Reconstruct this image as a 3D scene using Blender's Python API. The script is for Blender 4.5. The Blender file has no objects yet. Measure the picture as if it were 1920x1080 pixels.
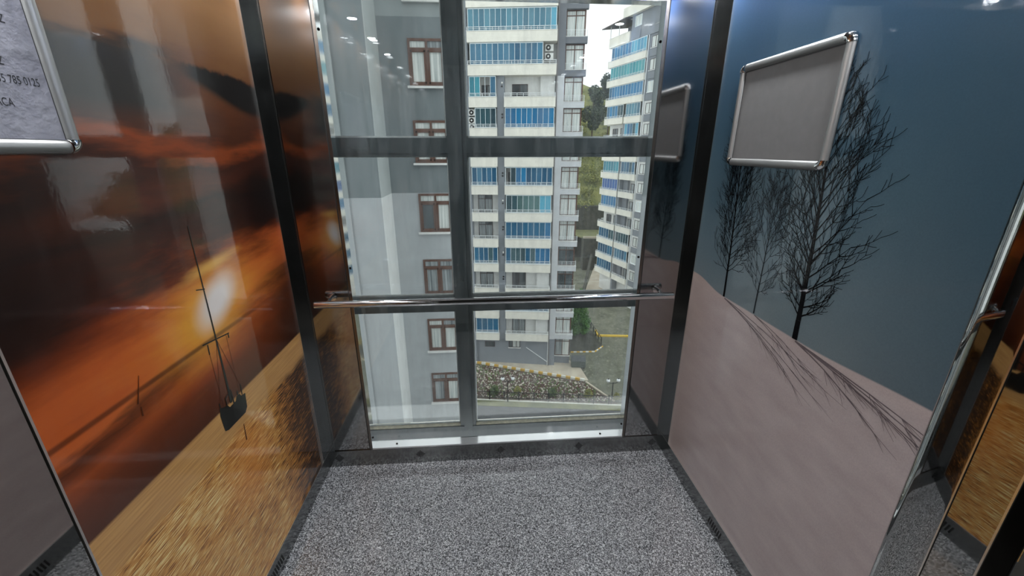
import bpy, math, random
import numpy as np
from mathutils import Vector, Matrix
R_ = math.radians
random.seed(7); rng = np.random.default_rng(7)
scene = bpy.context.scene
C = scene.collection

# ------------------------------------------------------------------ camera
# Car interior: x across (-0.788..0.918), y depth (0.306..1.706), z up, floor at 0.
cam_d = bpy.data.cameras.new('camera'); cam = bpy.data.objects.new('camera', cam_d); C.objects.link(cam)
cam_d.sensor_fit = 'HORIZONTAL'; cam_d.sensor_width = 36.0; cam_d.lens = 763.44 / 1920 * 36.0
cam_d.clip_start = 0.02; cam_d.clip_end = 600
rot = Matrix(((0.997332483, 0.0240886203, -0.0689032456),
              (-0.0729894884, 0.320411483, -0.944462289),
              (-0.000673402405, 0.946972133, 0.321314996)))
# columns of this matrix are the camera axes in the world (third one points backwards)
cam.matrix_world = Matrix.Translation((0, 0, 1.5)) @ rot.to_4x4()
scene.camera = cam

# ------------------------------------------------------------------ world: bright overcast sky
world = bpy.data.worlds.new('overcast_sky'); scene.world = world; world.use_nodes = True
wt = world.node_tree; wt.nodes.clear()
w_out = wt.nodes.new('ShaderNodeOutputWorld'); w_bg = wt.nodes.new('ShaderNodeBackground')
w_tc = wt.nodes.new('ShaderNodeTexCoord'); w_no = wt.nodes.new('ShaderNodeTexNoise'); w_rp = wt.nodes.new('ShaderNodeValToRGB')
w_no.inputs['Scale'].default_value = 3.0; w_no.inputs['Detail'].default_value = 6.0
w_rp.color_ramp.elements[0].position = 0.3; w_rp.color_ramp.elements[0].color = (0.80, 0.825, 0.84, 1)
w_rp.color_ramp.elements[1].position = 0.7; w_rp.color_ramp.elements[1].color = (0.93, 0.935, 0.93, 1)
wt.links.new(w_tc.outputs['Generated'], w_no.inputs['Vector']); wt.links.new(w_no.outputs['Fac'], w_rp.inputs['Fac'])
wt.links.new(w_rp.outputs['Color'], w_bg.inputs['Color']); w_bg.inputs['Strength'].default_value = 1.65
wt.links.new(w_bg.outputs['Background'], w_out.inputs['Surface'])

scene.view_settings.view_transform = 'Standard'; scene.view_settings.look = 'None'
scene.view_settings.gamma = 1.0; scene.view_settings.use_curve_mapping = False
scene.view_settings.exposure = 0.25
scene.cycles.max_bounces = 8; scene.cycles.diffuse_bounces = 3; scene.cycles.glossy_bounces = 6; scene.cycles.transmission_bounces = 4; scene.cycles.transparent_max_bounces = 12
LED_STRENGTH = 760.0          # the car's recessed ceiling spots

# ------------------------------------------------------------------ helpers
def lin(c):
    r = []
    for v in c[:3]:
        v /= 255.0
        r.append(v / 12.92 if v <= 0.04045 else ((v + 0.055) / 1.055) ** 2.4)
    return (r[0], r[1], r[2], 1.0)

class NT:
    """small helper for building node materials"""
    def __init__(s, name):
        s.m = bpy.data.materials.new(name); s.m.use_nodes = True
        s.t = s.m.node_tree; s.t.nodes.clear()
        s.out = s.t.nodes.new('ShaderNodeOutputMaterial')
    def n(s, ty, ins=None, **kw):
        x = s.t.nodes.new(ty)
        for k, v in kw.items(): setattr(x, k, v)
        for k, v in (ins or {}).items(): s.put(x.inputs[k], v)
        return x
    def put(s, sock, v):
        if isinstance(v, bpy.types.NodeSocket): s.t.links.new(v, sock)
        else: sock.default_value = v
    def math(s, op, a, b=0.0, c=None, clamp=False):
        x = s.n('ShaderNodeMath', operation=op, use_clamp=clamp); s.put(x.inputs[0], a); s.put(x.inputs[1], b)
        if c is not None: s.put(x.inputs[2], c)
        return x.outputs[0]
    def add(s, a, b): return s.math('ADD', a, b)
    def sub(s, a, b): return s.math('SUBTRACT', a, b)
    def mul(s, a, b): return s.math('MULTIPLY', a, b)
    def sstep(s, v, lo, hi):
        x = s.n('ShaderNodeMapRange', interpolation_type='SMOOTHSTEP')
        s.put(x.inputs['Value'], v); s.put(x.inputs['From Min'], lo); s.put(x.inputs['From Max'], hi)
        return x.outputs['Result']
    def mix(s, f, a, b, blend='MIX'):
        x = s.n('ShaderNodeMix', data_type='RGBA', blend_type=blend)
        s.put(x.inputs[0], f); s.put(x.inputs[6], a); s.put(x.inputs[7], b)
        return x.outputs[2]
    def ramp(s, f, stops, interp='LINEAR'):
        x = s.n('ShaderNodeValToRGB'); cr = x.color_ramp; cr.interpolation = interp
        while len(cr.elements) > 1: cr.elements.remove(cr.elements[-1])
        cr.elements[0].position = stops[0][0]; cr.elements[0].color = stops[0][1]
        for p, c in stops[1:]:
            e = cr.elements.new(p); e.color = c
        s.put(x.inputs['Fac'], f); return x.outputs['Color']
    def coords(s):
        g = s.n('ShaderNodeTexCoord'); x = s.n('ShaderNodeSeparateXYZ'); s.put(x.inputs[0], g.outputs['Object'])
        return g.outputs['Object'], x.outputs[0], x.outputs[1], x.outputs[2]
    def vec(s, x, y, z):
        v = s.n('ShaderNodeCombineXYZ'); s.put(v.inputs[0], x); s.put(v.inputs[1], y); s.put(v.inputs[2], z); return v.outputs[0]
    def noise(s, v, scale=5.0, detail=4.0, rough=0.5, out='Fac'):
        x = s.n('ShaderNodeTexNoise'); s.put(x.inputs['Vector'], v)
        x.inputs['Scale'].default_value = scale; x.inputs['Detail'].default_value = detail; x.inputs['Roughness'].default_value = rough
        return x.outputs[out]
    def bump(s, h, strength=0.2, dist=0.01):
        x = s.n('ShaderNodeBump'); x.inputs['Strength'].default_value = strength; x.inputs['Distance'].default_value = dist
        s.put(x.inputs['Height'], h); return x.outputs['Normal']
    def principled(s, **kw):
        b = s.n('ShaderNodeBsdfPrincipled')
        for k, v in kw.items(): s.put(b.inputs[k.replace('_', ' ')], v)
        s.t.links.new(b.outputs[0], s.out.inputs['Surface']); return b

def flat_mat(name, c, rough=0.6, metal=0.0, var=0.10, scale=6.0, bump=0.0, spec=0.5):
    """plain paint / metal with a slight procedural variation"""
    t = NT(name); v, x, y, z = t.coords()
    f = t.noise(v, scale, 5.0, 0.6)
    l = lin(c)
    lo = tuple(k * (1 - var) for k in l[:3]) + (1,); hi = tuple(min(1, k * (1 + var)) for k in l[:3]) + (1,)
    col = t.ramp(f, [(0.3, lo), (0.7, hi)])
    b = t.principled(Base_Color=col, Roughness=rough, Metallic=metal, Specular_IOR_Level=spec)
    if bump: t.put(b.inputs['Normal'], t.bump(t.noise(v, scale * 8, 3), bump, 0.005))
    return t.m

def glass_mat(name, tint=(0.96, 0.98, 0.98), dust=0.03, rough=0.0, scratch=True):
    t = NT(name); v, x, y, z = t.coords()
    tr = t.n('ShaderNodeBsdfTransparent', {'Color': tint + (1,)})
    gl = t.n('ShaderNodeBsdfGlossy', {'Roughness': rough, 'Color': (1, 1, 1, 1)})
    fr = t.n('ShaderNodeFresnel', {'IOR': 1.45})
    m1 = t.n('ShaderNodeMixShader'); t.put(m1.inputs[0], fr.outputs[0]); t.put(m1.inputs[1], tr.outputs[0]); t.put(m1.inputs[2], gl.outputs[0])
    di = t.n('ShaderNodeBsdfTranslucent', {'Color': (0.85, 0.88, 0.9, 1)})
    d2 = t.n('ShaderNodeBsdfDiffuse', {'Color': (0.85, 0.88, 0.9, 1)})
    dm = t.n('ShaderNodeMixShader'); dm.inputs[0].default_value = 0.5; t.put(dm.inputs[1], di.outputs[0]); t.put(dm.inputs[2], d2.outputs[0])
    if scratch:
        f = t.noise(t.vec(t.mul(x, 6.0), t.mul(y, 6.0), t.mul(z, 0.7)), 4.0, 6.0, 0.65)
        fac = t.mul(t.sstep(f, 0.35, 0.75), dust * 2)
    else: fac = dust
    m2 = t.n('ShaderNodeMixShader'); t.put(m2.inputs[0], fac); t.put(m2.inputs[1], m1.outputs[0]); t.put(m2.inputs[2], dm.outputs[0])
    t.t.links.new(m2.outputs[0], t.out.inputs['Surface'])
    return t.m

class MB:
    """collects shapes and links them as ONE mesh object"""
    def __init__(s): s.v = []; s.f = []; s.sm = []
    def face_block(s, vs, fs, smooth=False):
        o = len(s.v); s.v += [tuple(q) for q in vs]; s.f += [tuple(i + o for i in f) for f in fs]; s.sm += [smooth] * len(fs); return s
    def box(s, x0, x1, y0, y1, z0, z1):
        vs = [(x0, y0, z0), (x1, y0, z0), (x1, y1, z0), (x0, y1, z0), (x0, y0, z1), (x1, y0, z1), (x1, y1, z1), (x0, y1, z1)]
        return s.face_block(vs, [(0, 3, 2, 1), (4, 5, 6, 7), (0, 1, 5, 4), (1, 2, 6, 5), (2, 3, 7, 6), (3, 0, 4, 7)])
    def bar(s, a, b, w, h=None):
        a, b = Vector(a), Vector(b); d = (b - a).normalized(); h = h or w
        up = Vector((0, 0, 1)) if abs(d.z) < 0.95 else Vector((1, 0, 0))
        sx = d.cross(up).normalized(); sy = sx.cross(d)
        vs = []
        for p in (a, b):
            for i, j in ((-1, -1), (1, -1), (1, 1), (-1, 1)): vs.append(p + sx * (i * w / 2) + sy * (j * h / 2))
        return s.face_block(vs, [(0, 3, 2, 1), (4, 5, 6, 7), (0, 1, 5, 4), (1, 2, 6, 5), (2, 3, 7, 6), (3, 0, 4, 7)])
    def tube(s, a, b, r0, r1=None, n=16, cap=True):
        a, b = Vector(a), Vector(b); d = (b - a).normalized(); r1 = r0 if r1 is None else r1
        up = Vector((0, 0, 1)) if abs(d.z) < 0.95 else Vector((1, 0, 0))
        sx = d.cross(up).normalized(); sy = sx.cross(d); vs = []
        for p, r in ((a, r0), (b, r1)):
            for k in range(n):
                q = 2 * math.pi * k / n; vs.append(p + sx * (r * math.cos(q)) + sy * (r * math.sin(q)))
        s.face_block(vs, [(k, (k + 1) % n, n + (k + 1) % n, n + k) for k in range(n)], True)
        if cap:
            s.face_block(vs[:n], [tuple(range(n))[::-1]]); s.face_block(vs[n:], [tuple(range(n))])
        return s
    def path(s, pts, r, n=10):
        for a, b in zip(pts[:-1], pts[1:]): s.tube(a, b, r, r, n)
        return s
    def ball(s, c, r, n=12, m=8, sz=1.0):
        vs = [(c[0], c[1], c[2] + r * sz)]; fs = []
        for i in range(1, m):
            t = math.pi * i / m
            for k in range(n):
                q = 2 * math.pi * k / n
                vs.append((c[0] + r * math.sin(t) * math.cos(q), c[1] + r * math.sin(t) * math.sin(q), c[2] + r * sz * math.cos(t)))
        vs.append((c[0], c[1], c[2] - r * sz)); L = len(vs) - 1
        for k in range(n):
            fs.append((0, 1 + k, 1 + (k + 1) % n)); fs.append((L, 1 + (m - 2) * n + (k + 1) % n, 1 + (m - 2) * n + k))
            for i in range(m - 2):
                a = 1 + i * n; fs.append((a + k, a + n + k, a + n + (k + 1) % n, a + (k + 1) % n))
        return s.face_block(vs, fs, True)
    def prism(s, prof, axis, a, b, smooth=False):
        """closed profile of 2D points extruded along an axis from a to b"""
        n = len(prof); vs = []
        for t in (a, b):
            for p, q in prof:
                vs.append({'z': (p, q, t), 'x': (t, p, q), 'y': (p, t, q)}[axis])
        s.face_block(vs, [(k, (k + 1) % n, n + (k + 1) % n, n + k) for k in range(n)], smooth)
        s.face_block(vs, [tuple(range(n))[::-1], tuple(range(n, 2 * n))]); return s
    def quad(s, a, b, c, d): return s.face_block([a, b, c, d], [(0, 1, 2, 3)])
    def mesh(s, name):
        me = bpy.data.meshes.new(name); me.from_pydata(s.v, [], s.f); me.update()
        if any(s.sm): me.polygons.foreach_set('use_smooth', s.sm)
        return me
    def build(s, name, mat, parent=None, bevel=0.0, fix=True):
        me = s.mesh(name); me.materials.append(mat)
        if fix:
            import bmesh
            bm = bmesh.new(); bm.from_mesh(me); bmesh.ops.recalc_face_normals(bm, faces=bm.faces); bm.to_mesh(me); bm.free()
        o = bpy.data.objects.new(name, me); C.objects.link(o)
        if parent is not None: o.parent = parent
        if bevel:
            bv = o.modifiers.new('bevel', 'BEVEL'); bv.width = bevel; bv.segments = 2; bv.limit_method = 'ANGLE'
        return o

def box(name, mat, parent, *a, bevel=0.0): return MB().box(*a).build(name, mat, parent, bevel)
def empty(name, loc=(0, 0, 0), rz=0.0):
    o = bpy.data.objects.new(name, None); o.empty_display_size = 0.2; C.objects.link(o)
    o.location = loc; o.rotation_euler = (0, 0, rz); return o
def tag(o, label, cat, group=None, kind=None):
    o['label'] = label; o['category'] = cat
    if group: o['group'] = group
    if kind: o['kind'] = kind
    return o
def struct(o, label=None):
    o['kind'] = 'structure'
    if label: o['label'] = label
    return o
def copy_tree(o, parent=None):
    c = o.copy(); C.objects.link(c); c.parent = parent
    for ch in list(o.children): copy_tree(ch, c)
    return c

# ------------------------------------------------------------------ materials: car
XL, XR, YB, YF = -0.788, 0.918, 1.706, 0.306
ZC = 2.20

def steel(name, c=(0.56, 0.57, 0.58), rough=0.12, grain='z', dirt=0.05):
    t = NT(name); v, x, y, z = t.coords()
    sv = t.vec(t.mul(x, 300.0), t.mul(y, 300.0), t.mul(z, 3.0)) if grain == 'z' else t.vec(t.mul(x, 3.0), t.mul(y, 3.0), t.mul(z, 300.0))
    g = t.noise(sv, 1.0, 2.0)
    sm = t.noise(v, 9.0, 6.0, 0.6)
    ro = t.add(t.add(rough, t.mul(g, 0.03)), t.mul(t.sstep(sm, 0.4, 0.8), dirt))
    t.principled(Base_Color=c + (1,), Metallic=1.0, Roughness=ro)
    return t.m
M_panel = steel('dark_mirror_steel', (0.40, 0.40, 0.40), 0.05)
M_post = steel('corner_post_steel', (0.42, 0.43, 0.43), 0.09)
M_skirt = steel('skirting_steel', (0.27, 0.275, 0.275), 0.16, 'x')
M_polish = steel('polished_steel', (0.82, 0.83, 0.84), 0.05, 'x', 0.02)
M_bead = steel('bronze_window_bead', (0.22, 0.20, 0.18), 0.2)
M_chrome = steel('chrome_tube', (0.80, 0.80, 0.80), 0.04, 'x', 0.0)
M_mirror = steel('mirror_jamb_steel', (0.46, 0.46, 0.45), 0.0, 'z', 0.03)
M_bright = steel('bright_edge', (0.9, 0.9, 0.88), 0.2, 'z', 0.0)
M_black = flat_mat('black_slot', (14, 14, 14), 0.7)
M_screw = flat_mat('dark_screw_head', (30, 30, 30), 0.35, 0.8)
M_hole = M_black

def granite():
    t = NT('grey_speckled_granite'); v, x, y, z = t.coords()
    vo = t.n('ShaderNodeTexVoronoi'); vo.inputs['Scale'].default_value = 330.0; t.put(vo.inputs['Vector'], v)
    sx = t.n('ShaderNodeSeparateXYZ'); t.put(sx.inputs[0], vo.outputs['Color'])
    n2 = t.noise(v, 120.0, 3.0)
    f = t.add(t.mul(sx.outputs[0], 0.7), t.mul(n2, 0.45))
    col = t.ramp(f, [(0.18, lin((36, 36, 38))), (0.42, lin((90, 91, 93))), (0.68, lin((138, 139, 141))), (0.95, lin((212, 213, 213)))])
    t.principled(Base_Color=col, Roughness=t.add(0.09, t.mul(t.noise(v, 14.0, 5.0), 0.12)), Specular_IOR_Level=0.6, Coat_Weight=1.0, Coat_Roughness=0.06, Coat_IOR=1.9)
    return t.m
M_floor = granite()

def laminate_finish(t, col, v, ior=1.52, spec=0.3):
    h = t.noise(v, 90.0, 2.0)
    t.principled(Base_Color=col, Roughness=0.30, Specular_IOR_Level=spec, Coat_Weight=1.0, Coat_Roughness=0.035, Coat_IOR=ior,
                 Normal=t.bump(h, 0.03, 0.002), Coat_Normal=t.bump(h, 0.03, 0.002))

def sunset_mural():
    """printed sunset at sea: u = world y along the wall, z up"""
    t = NT('sunset_sea_print'); v, x, y, z = t.coords()
    # clouds stretched sideways bend the bands
    c1 = t.noise(t.vec(0.0, t.mul(y, 1.1), t.mul(z, 5.0)), 1.6, 5.0, 0.55)
    c2 = t.noise(t.vec(3.0, t.mul(y, 2.4), t.mul(z, 14.0)), 1.6, 4.0, 0.6)
    up = t.sstep(z, 0.80, 1.0)
    zz = t.add(z, t.mul(up, t.add(t.mul(t.sub(c1, 0.5), 0.26), t.mul(t.sub(c2, 0.5), 0.12))))
    # cloud streaks climb to the right of the sun
    zz = t.sub(zz, t.mul(t.mul(up, t.sub(y, 1.15)), t.mul(t.sstep(z, 1.6, 1.0), 0.16)))
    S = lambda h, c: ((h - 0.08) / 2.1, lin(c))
    sky = t.ramp(t.math('DIVIDE', t.sub(zz, 0.08), 2.1), [  # upper tones darkened, lower ones raised: brighter light low down painted in
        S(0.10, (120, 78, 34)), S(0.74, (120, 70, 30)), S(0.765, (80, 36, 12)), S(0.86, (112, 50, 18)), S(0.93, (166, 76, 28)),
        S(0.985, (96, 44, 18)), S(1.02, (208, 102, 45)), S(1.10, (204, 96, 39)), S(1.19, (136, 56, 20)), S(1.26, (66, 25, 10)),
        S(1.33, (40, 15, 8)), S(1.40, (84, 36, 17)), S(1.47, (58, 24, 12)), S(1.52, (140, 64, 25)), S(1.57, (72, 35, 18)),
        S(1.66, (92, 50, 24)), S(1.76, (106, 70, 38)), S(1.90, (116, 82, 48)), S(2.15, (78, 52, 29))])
    # dark headland / cloud bank
    n3 = t.noise(t.vec(0.0, t.mul(y, 3.0), t.mul(z, 3.0)), 12.0, 5.0, 0.6)
    top = t.add(t.add(1.722, t.mul(t.sub(n3, 0.5), 0.03)), t.mul(t.sstep(y, 1.5, 1.9), -0.05))
    bot = t.add(1.70, t.mul(t.sstep(y, 1.2, 1.62), -0.085))
    hill = t.mul(t.mul(t.sstep(z, t.sub(bot, 0.022), t.add(bot, 0.012)), t.sstep(z, t.add(top, 0.008), t.sub(top, 0.008))), t.sstep(y, 1.2, 1.34))
    bank = t.mul(t.mul(t.sstep(z, 1.55, 1.61), t.sstep(zz, 1.77, 1.69)), t.sstep(y, 1.36, 1.12))
    col = t.mix(t.mul(bank, 0.95), sky, lin((32, 29, 26)))
    col = t.mix(hill, col, lin((17, 14, 12)))
    # black cloud at the right of the panel
    blk = t.mul(t.sstep(y, 1.28, 1.55), t.mul(t.sstep(zz, 1.12, 1.24), t.sstep(zz, 1.50, 1.36)))
    col = t.mix(t.mul(blk, 0.92), col, lin((14, 7, 5)))
    lft = t.mul(t.sstep(y, 0.95, 0.66), t.mul(t.sstep(z, 1.06, 1.2), t.sstep(z, 1.52, 1.40)))
    col = t.mix(t.mul(lft, 0.8), col, lin((26, 12, 8)))
    rgt = t.mul(t.sstep(y, 1.36, 1.60), t.sstep(z, 1.2, 1.0))
    col = t.mix(t.mul(rgt, 0.7), col, lin((44, 20, 9)))
    # the sun and its glow
    def dist(cy, cz, ay, az, sl=0.0):
        dy = t.sub(y, cy); dz = t.sub(t.sub(z, cz), t.mul(dy, sl))
        return t.math('SQRT', t.add(t.math('POWER', t.math('DIVIDE', dy, ay), 2.0), t.math('POWER', t.math('DIVIDE', dz, az), 2.0)))
    hz = t.sstep(z, 0.76, 0.80)
    g1 = t.mul(t.sstep(t.add(dist(1.20, 1.06, 0.48, 0.20, 0.12), t.mul(t.sub(c2, 0.5), 0.9)), 1.0, 0.0), hz)
    col = t.mix(t.mul(g1, 0.9), col, lin((228, 132, 54)))
    g2 = t.mul(t.sstep(t.add(dist(1.16, 1.06, 0.28, 0.16, 0.2), t.mul(t.sub(c2, 0.5), 0.35)), 1.0, 0.05), hz)
    col = t.mix(t.mul(g2, 0.95), col, lin((245, 178, 62)))
    g3 = t.sstep(dist(1.19, 1.08, 0.135, 0.088, 0.3), 1.0, 0.2)
    col = t.mix(g3, col, lin((250, 240, 232)))
    g4 = t.mul(t.sstep(t.add(dist(1.20, 1.185, 0.20, 0.028, 0.10), t.mul(t.sub(c2, 0.5), 0.9)), 1.0, 0.0), 0.8)
    col = t.mix(g4, col, lin((240, 186, 92)))
    # distant shore line under the sun
    sh = t.mul(t.sstep(z, 0.972, 0.98), t.sstep(z, 0.992, 0.984))
    col = t.mix(t.mul(t.mul(sh, t.sstep(y, 1.7, 1.0)), 0.7), col, lin((60, 26, 10)))
    # pale belt of smooth water
    w1 = t.noise(t.vec(0.0, t.mul(y, 2.0), t.mul(z, 60.0)), 3.0, 4.0)
    belt = t.mix(w1, lin((168, 114, 58)), lin((242, 188, 116)))  # belt lightened to paint in the extra daylight low on the wall
    inb = t.sstep(z, 0.768, 0.758)
    col = t.mix(inb, col, belt)
    # glittering waves below
    w2 = t.noise(t.vec(0.0, t.mul(y, 3.2), t.mul(z, 62.0)), 5.0, 3.0, 0.65)
    w3 = t.noise(t.vec(5.0, t.mul(y, 2.5), t.mul(z, 8.0)), 1.5, 4.0, 0.6)
    amt = t.add(w2, t.mul(t.sub(w3, 0.5), 0.28))
    dark_r = t.mul(t.sstep(y, 1.25, 1.6), 0.23)
    wav = t.ramp(t.sub(amt, dark_r), [(0.33, lin((54, 30, 10))), (0.42, lin((182, 116, 46))), (0.53, lin((230, 164, 78))), (0.64, lin((255, 232, 162)))])  # wave tones raised too, with the low daylight put into them
    orange = t.mul(t.sstep(dist(1.16, 0.52, 0.20, 0.24), 1.0, 0.1), 0.55)
    wav = t.mix(orange, wav, lin((232, 142, 54)))
    inw = t.sstep(t.add(z, t.mul(t.sub(w3, 0.5), 0.06)), 0.675, 0.635)
    col = t.mix(inw, col, wav)
    laminate_finish(t, col, v); return t.m

def winter_mural():
    """printed winter hill under a slate-blue sky"""
    t = NT('winter_trees_print'); v, x, y, z = t.coords()
    n1 = t.noise(t.vec(0.0, t.mul(y, 1.5), t.mul(z, 1.5)), 2.0, 4.0)
    zz = t.add(z, t.mul(t.sub(n1, 0.5), 0.25))
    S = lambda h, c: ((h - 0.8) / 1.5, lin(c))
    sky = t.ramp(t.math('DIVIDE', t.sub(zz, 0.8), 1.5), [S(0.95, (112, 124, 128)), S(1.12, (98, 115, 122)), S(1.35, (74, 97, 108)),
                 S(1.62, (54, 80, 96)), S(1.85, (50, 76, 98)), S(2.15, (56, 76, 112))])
    far = t.sstep(y, 1.05, 0.5)
    sky = t.mix(t.mul(far, 0.55), sky, lin((44, 66, 80)))
    pap = t.noise(v, 260.0, 2.0)
    n2 = t.noise(t.vec(0.0, t.mul(y, 2.0), t.mul(z, 6.0)), 3.0, 4.0)
    n2 = t.add(0.5, t.mul(t.sub(n2, 0.5), 0.5))
    snow = t.ramp(n2, [(0.3, lin((170, 155, 153))), (0.7, lin((193, 180, 177)))])  # snow lightened: stronger light on the lower wall is put into its colour
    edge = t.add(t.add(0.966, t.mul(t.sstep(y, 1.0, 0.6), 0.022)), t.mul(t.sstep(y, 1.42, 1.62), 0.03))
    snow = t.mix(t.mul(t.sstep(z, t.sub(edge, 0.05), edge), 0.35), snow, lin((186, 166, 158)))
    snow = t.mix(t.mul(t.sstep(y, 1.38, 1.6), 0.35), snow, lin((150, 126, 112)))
    col = t.mix(t.sstep(z, t.add(edge, 0.003), t.sub(edge, 0.003)), sky, snow)
    col = t.mix(t.mul(t.sub(pap, 0.3), 0.25), col, lin((40, 48, 58)), 'OVERLAY')
    laminate_finish(t, col, v, 1.38, 0.15); return t.m
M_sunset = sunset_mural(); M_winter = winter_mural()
def ink(name, c, ior=1.52, spec=0.3):
    t = NT(name); v, x, y, z = t.coords(); f = t.noise(v, 40.0, 3.0); l = lin(c)
    laminate_finish(t, t.ramp(f, [(0.3, tuple(k * 0.8 for k in l[:3]) + (1,)), (0.7, tuple(min(1, k * 1.2) for k in l[:3]) + (1,))]), v, ior, spec); return t.m
M_ink = ink('print_black_ink', (18, 15, 13)); M_ink_tree = ink('print_tree_ink', (14, 14, 16), 1.16, 0.03); M_ink_soft = ink('print_thin_tree_ink', (34, 38, 42), 1.2, 0.05)
M_ink_shadow = ink('print_snow_shadow_ink', (104, 93, 95), 1.38, 0.15); M_ink_brown = ink('print_brown_ink', (88, 40, 16))
M_ceiling = steel('ceiling_steel', (0.62, 0.62, 0.62), 0.12, 'x')
M_hall = flat_mat('landing_plaster', (168, 164, 158), 0.8)
M_hallf = flat_mat('landing_floor_tile', (120, 116, 110), 0.5)

# ------------------------------------------------------------------ car shell (the setting)
struct(box('floor', M_floor, None, XL - 0.02, XR + 0.02, YF - 0.06, YB + 0.02, -0.04, 0.0), 'speckled grey granite floor of the lift car')
struct(box('ceiling', M_ceiling, None, XL - 0.02, XR + 0.02, 0.21, YB + 0.03, ZC, ZC + 0.04), 'brushed steel ceiling of the lift car')

wl = struct(empty('wall_left', (0, 0, 0)), 'left car wall printed with a sunset sea and a boat')
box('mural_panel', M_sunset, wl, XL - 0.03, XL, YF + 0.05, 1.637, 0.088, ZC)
wr = struct(empty('wall_right', (0, 0, 0)), 'right car wall printed with bare winter trees on a snowy hill')
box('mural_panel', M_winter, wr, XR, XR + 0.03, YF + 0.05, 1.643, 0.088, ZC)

# printed boat on the sunset wall (ink film on the panel)
def wall_poly(mb, side, pts):
    x = XL + 0.0008 if side < 0 else XR - 0.0008
    mb.face_block([(x, p[0], p[1]) for p in pts], [tuple(range(len(pts)))]); return mb
LAY = random.Random(11)
def wall_line(mb, side, a, b, w0, w1=None, off=0.0008):
    w1 = w0 if w1 is None else w1
    d = Vector((b[0] - a[0], b[1] - a[1])); L = d.length
    if L < 1e-6: return mb
    nx, ny = -d.y / L, d.x / L; off = off * 0.5 + LAY.uniform(0.0, 0.0008)      # strokes lie over one another, never in one plane
    x = XL + off if side < 0 else XR - off
    q = [(x, a[0] + nx * w0 / 2, a[1] + ny * w0 / 2), (x, a[0] - nx * w0 / 2, a[1] - ny * w0 / 2),
         (x, b[0] - nx * w1 / 2, b[1] - ny * w1 / 2), (x, b[0] + nx * w1 / 2, b[1] + ny * w1 / 2)]
    mb.face_block(q if side < 0 else q[::-1], [(0, 1, 2, 3)]); return mb     # every stroke faces the room
mb = MB()
hull = [(1.084, 0.697), (1.10, 0.690), (1.192, 0.687), (1.206, 0.700), (1.212, 0.748), (1.190, 0.752), (1.186, 0.762), (1.168, 0.764), (1.160, 0.752),
        (1.128, 0.752), (1.120, 0.764), (1.104, 0.768), (1.086, 0.776), (1.080, 0.752)]
wall_poly(mb, -1, hull)
for a, b, w in (((1.150, 0.752), (1.150, 0.795), 0.006), ((1.118, 0.755), (1.118, 0.790), 0.004), ((1.118, 0.788), (1.150, 0.800), 0.005),
                ((1.196, 0.752), (1.200, 0.790), 0.005), ((1.176, 0.755), (1.176, 0.778), 0.006), ((1.09, 0.77), (1.088, 0.792), 0.004)):
    wall_line(mb, -1, a, b, w)
mb.build('printed_boat', M_ink, wl, fix=False)['label'] = 'black silhouette of a sailing boat hull'
mb = MB()
wall_line(mb, -1, (1.140, 0.760), (1.144, 0.975), 0.011, 0.007); wall_line(mb, -1, (1.144, 0.975), (1.147, 1.308), 0.006, 0.0035)
wall_line(mb, -1, (1.085, 0.983), (1.205, 0.966), 0.004); wall_line(mb, -1, (1.115, 1.136), (1.150, 1.128), 0.003)
wall_line(mb, -1, (1.105, 0.975), (1.103, 0.945), 0.005); wall_line(mb, -1, (1.200, 0.968), (1.200, 0.952), 0.005)
mb.build('printed_mast', M_ink, wl, fix=False)
mb = MB()
for a, b in (((1.144, 0.975), (1.09, 0.77)), ((1.144, 0.975), (1.20, 0.785)), ((1.103, 0.95), (1.105, 0.77)), ((1.19, 0.966), (1.188, 0.77))):
    wall_line(mb, -1, a, b, 0.0016)
mb.build('printed_rigging', M_ink_brown, wl, fix=False)
mb = MB()
for a, b, w in (((0.848, 0.955), (0.872, 1.015), 0.004), ((0.850, 0.922), (0.853, 0.945), 0.005), ((1.165, 0.60), (1.17, 0.66), 0.006)):
    wall_line(mb, -1, a, b, w, w * 0.4)
mb.build('printed_stroke', M_ink_brown, wl, fix=False)

# printed bare trees on the winter wall
def bare_tree(base, height, lean, spread_fn, pitch_fn, label, seed, trunk_w, dens, first=0.10, mat=None, sub=2):
    rnd = random.Random(seed); mb = MB(); by, bz = base
    def tp(s): return (by + lean * s * s * 0.6 + lean * s * 0.4, bz + height * s)
    K = 12
    for k in range(K):
        wall_line(mb, 1, tp(k / K), tp((k + 1) / K), trunk_w * (1 - 0.9 * k / K), trunk_w * (1 - 0.9 * (k + 1) / K))
    def branch(p, ang, L, w, depth):
        n = 4; q = p; bend = rnd.uniform(0.05, 0.13)
        for i in range(n):
            ang2 = ang * (1 - bend * i) + rnd.uniform(-0.07, 0.07)
            r = (q[0] + math.sin(ang2) * L / n, q[1] + math.cos(ang2) * L / n)
            wall_line(mb, 1, q, r, max(0.0013, w * (1 - 0.2 * i)), max(0.0012, w * (1 - 0.2 * (i + 1))))
            if depth > 0 and L > 0.012 and i > 0 or depth > 1:
                for sg in ((-1, 1) if rnd.random() < 0.25 else (rnd.choice((-1, 1)),)):
                    branch(r, ang2 * 0.9 + sg * rnd.uniform(0.3, 0.75), L * rnd.uniform(0.3, 0.55), w * 0.55, depth - 1)
            q = r
    for i in range(dens):
        s = first + (0.985 - first) * (i + rnd.random()) / dens
        for sg in (-1, 1):
            lo, hi = pitch_fn(s)
            branch(tp(s), sg * rnd.uniform(lo, hi), spread_fn(s) * rnd.uniform(0.7, 1.15), max(0.0018, trunk_w * 0.30 * (1 - 0.8 * s)), sub)
    o = mb.build('printed_tree', mat or M_ink_tree, wr, fix=False); o['label'] = label
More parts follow.
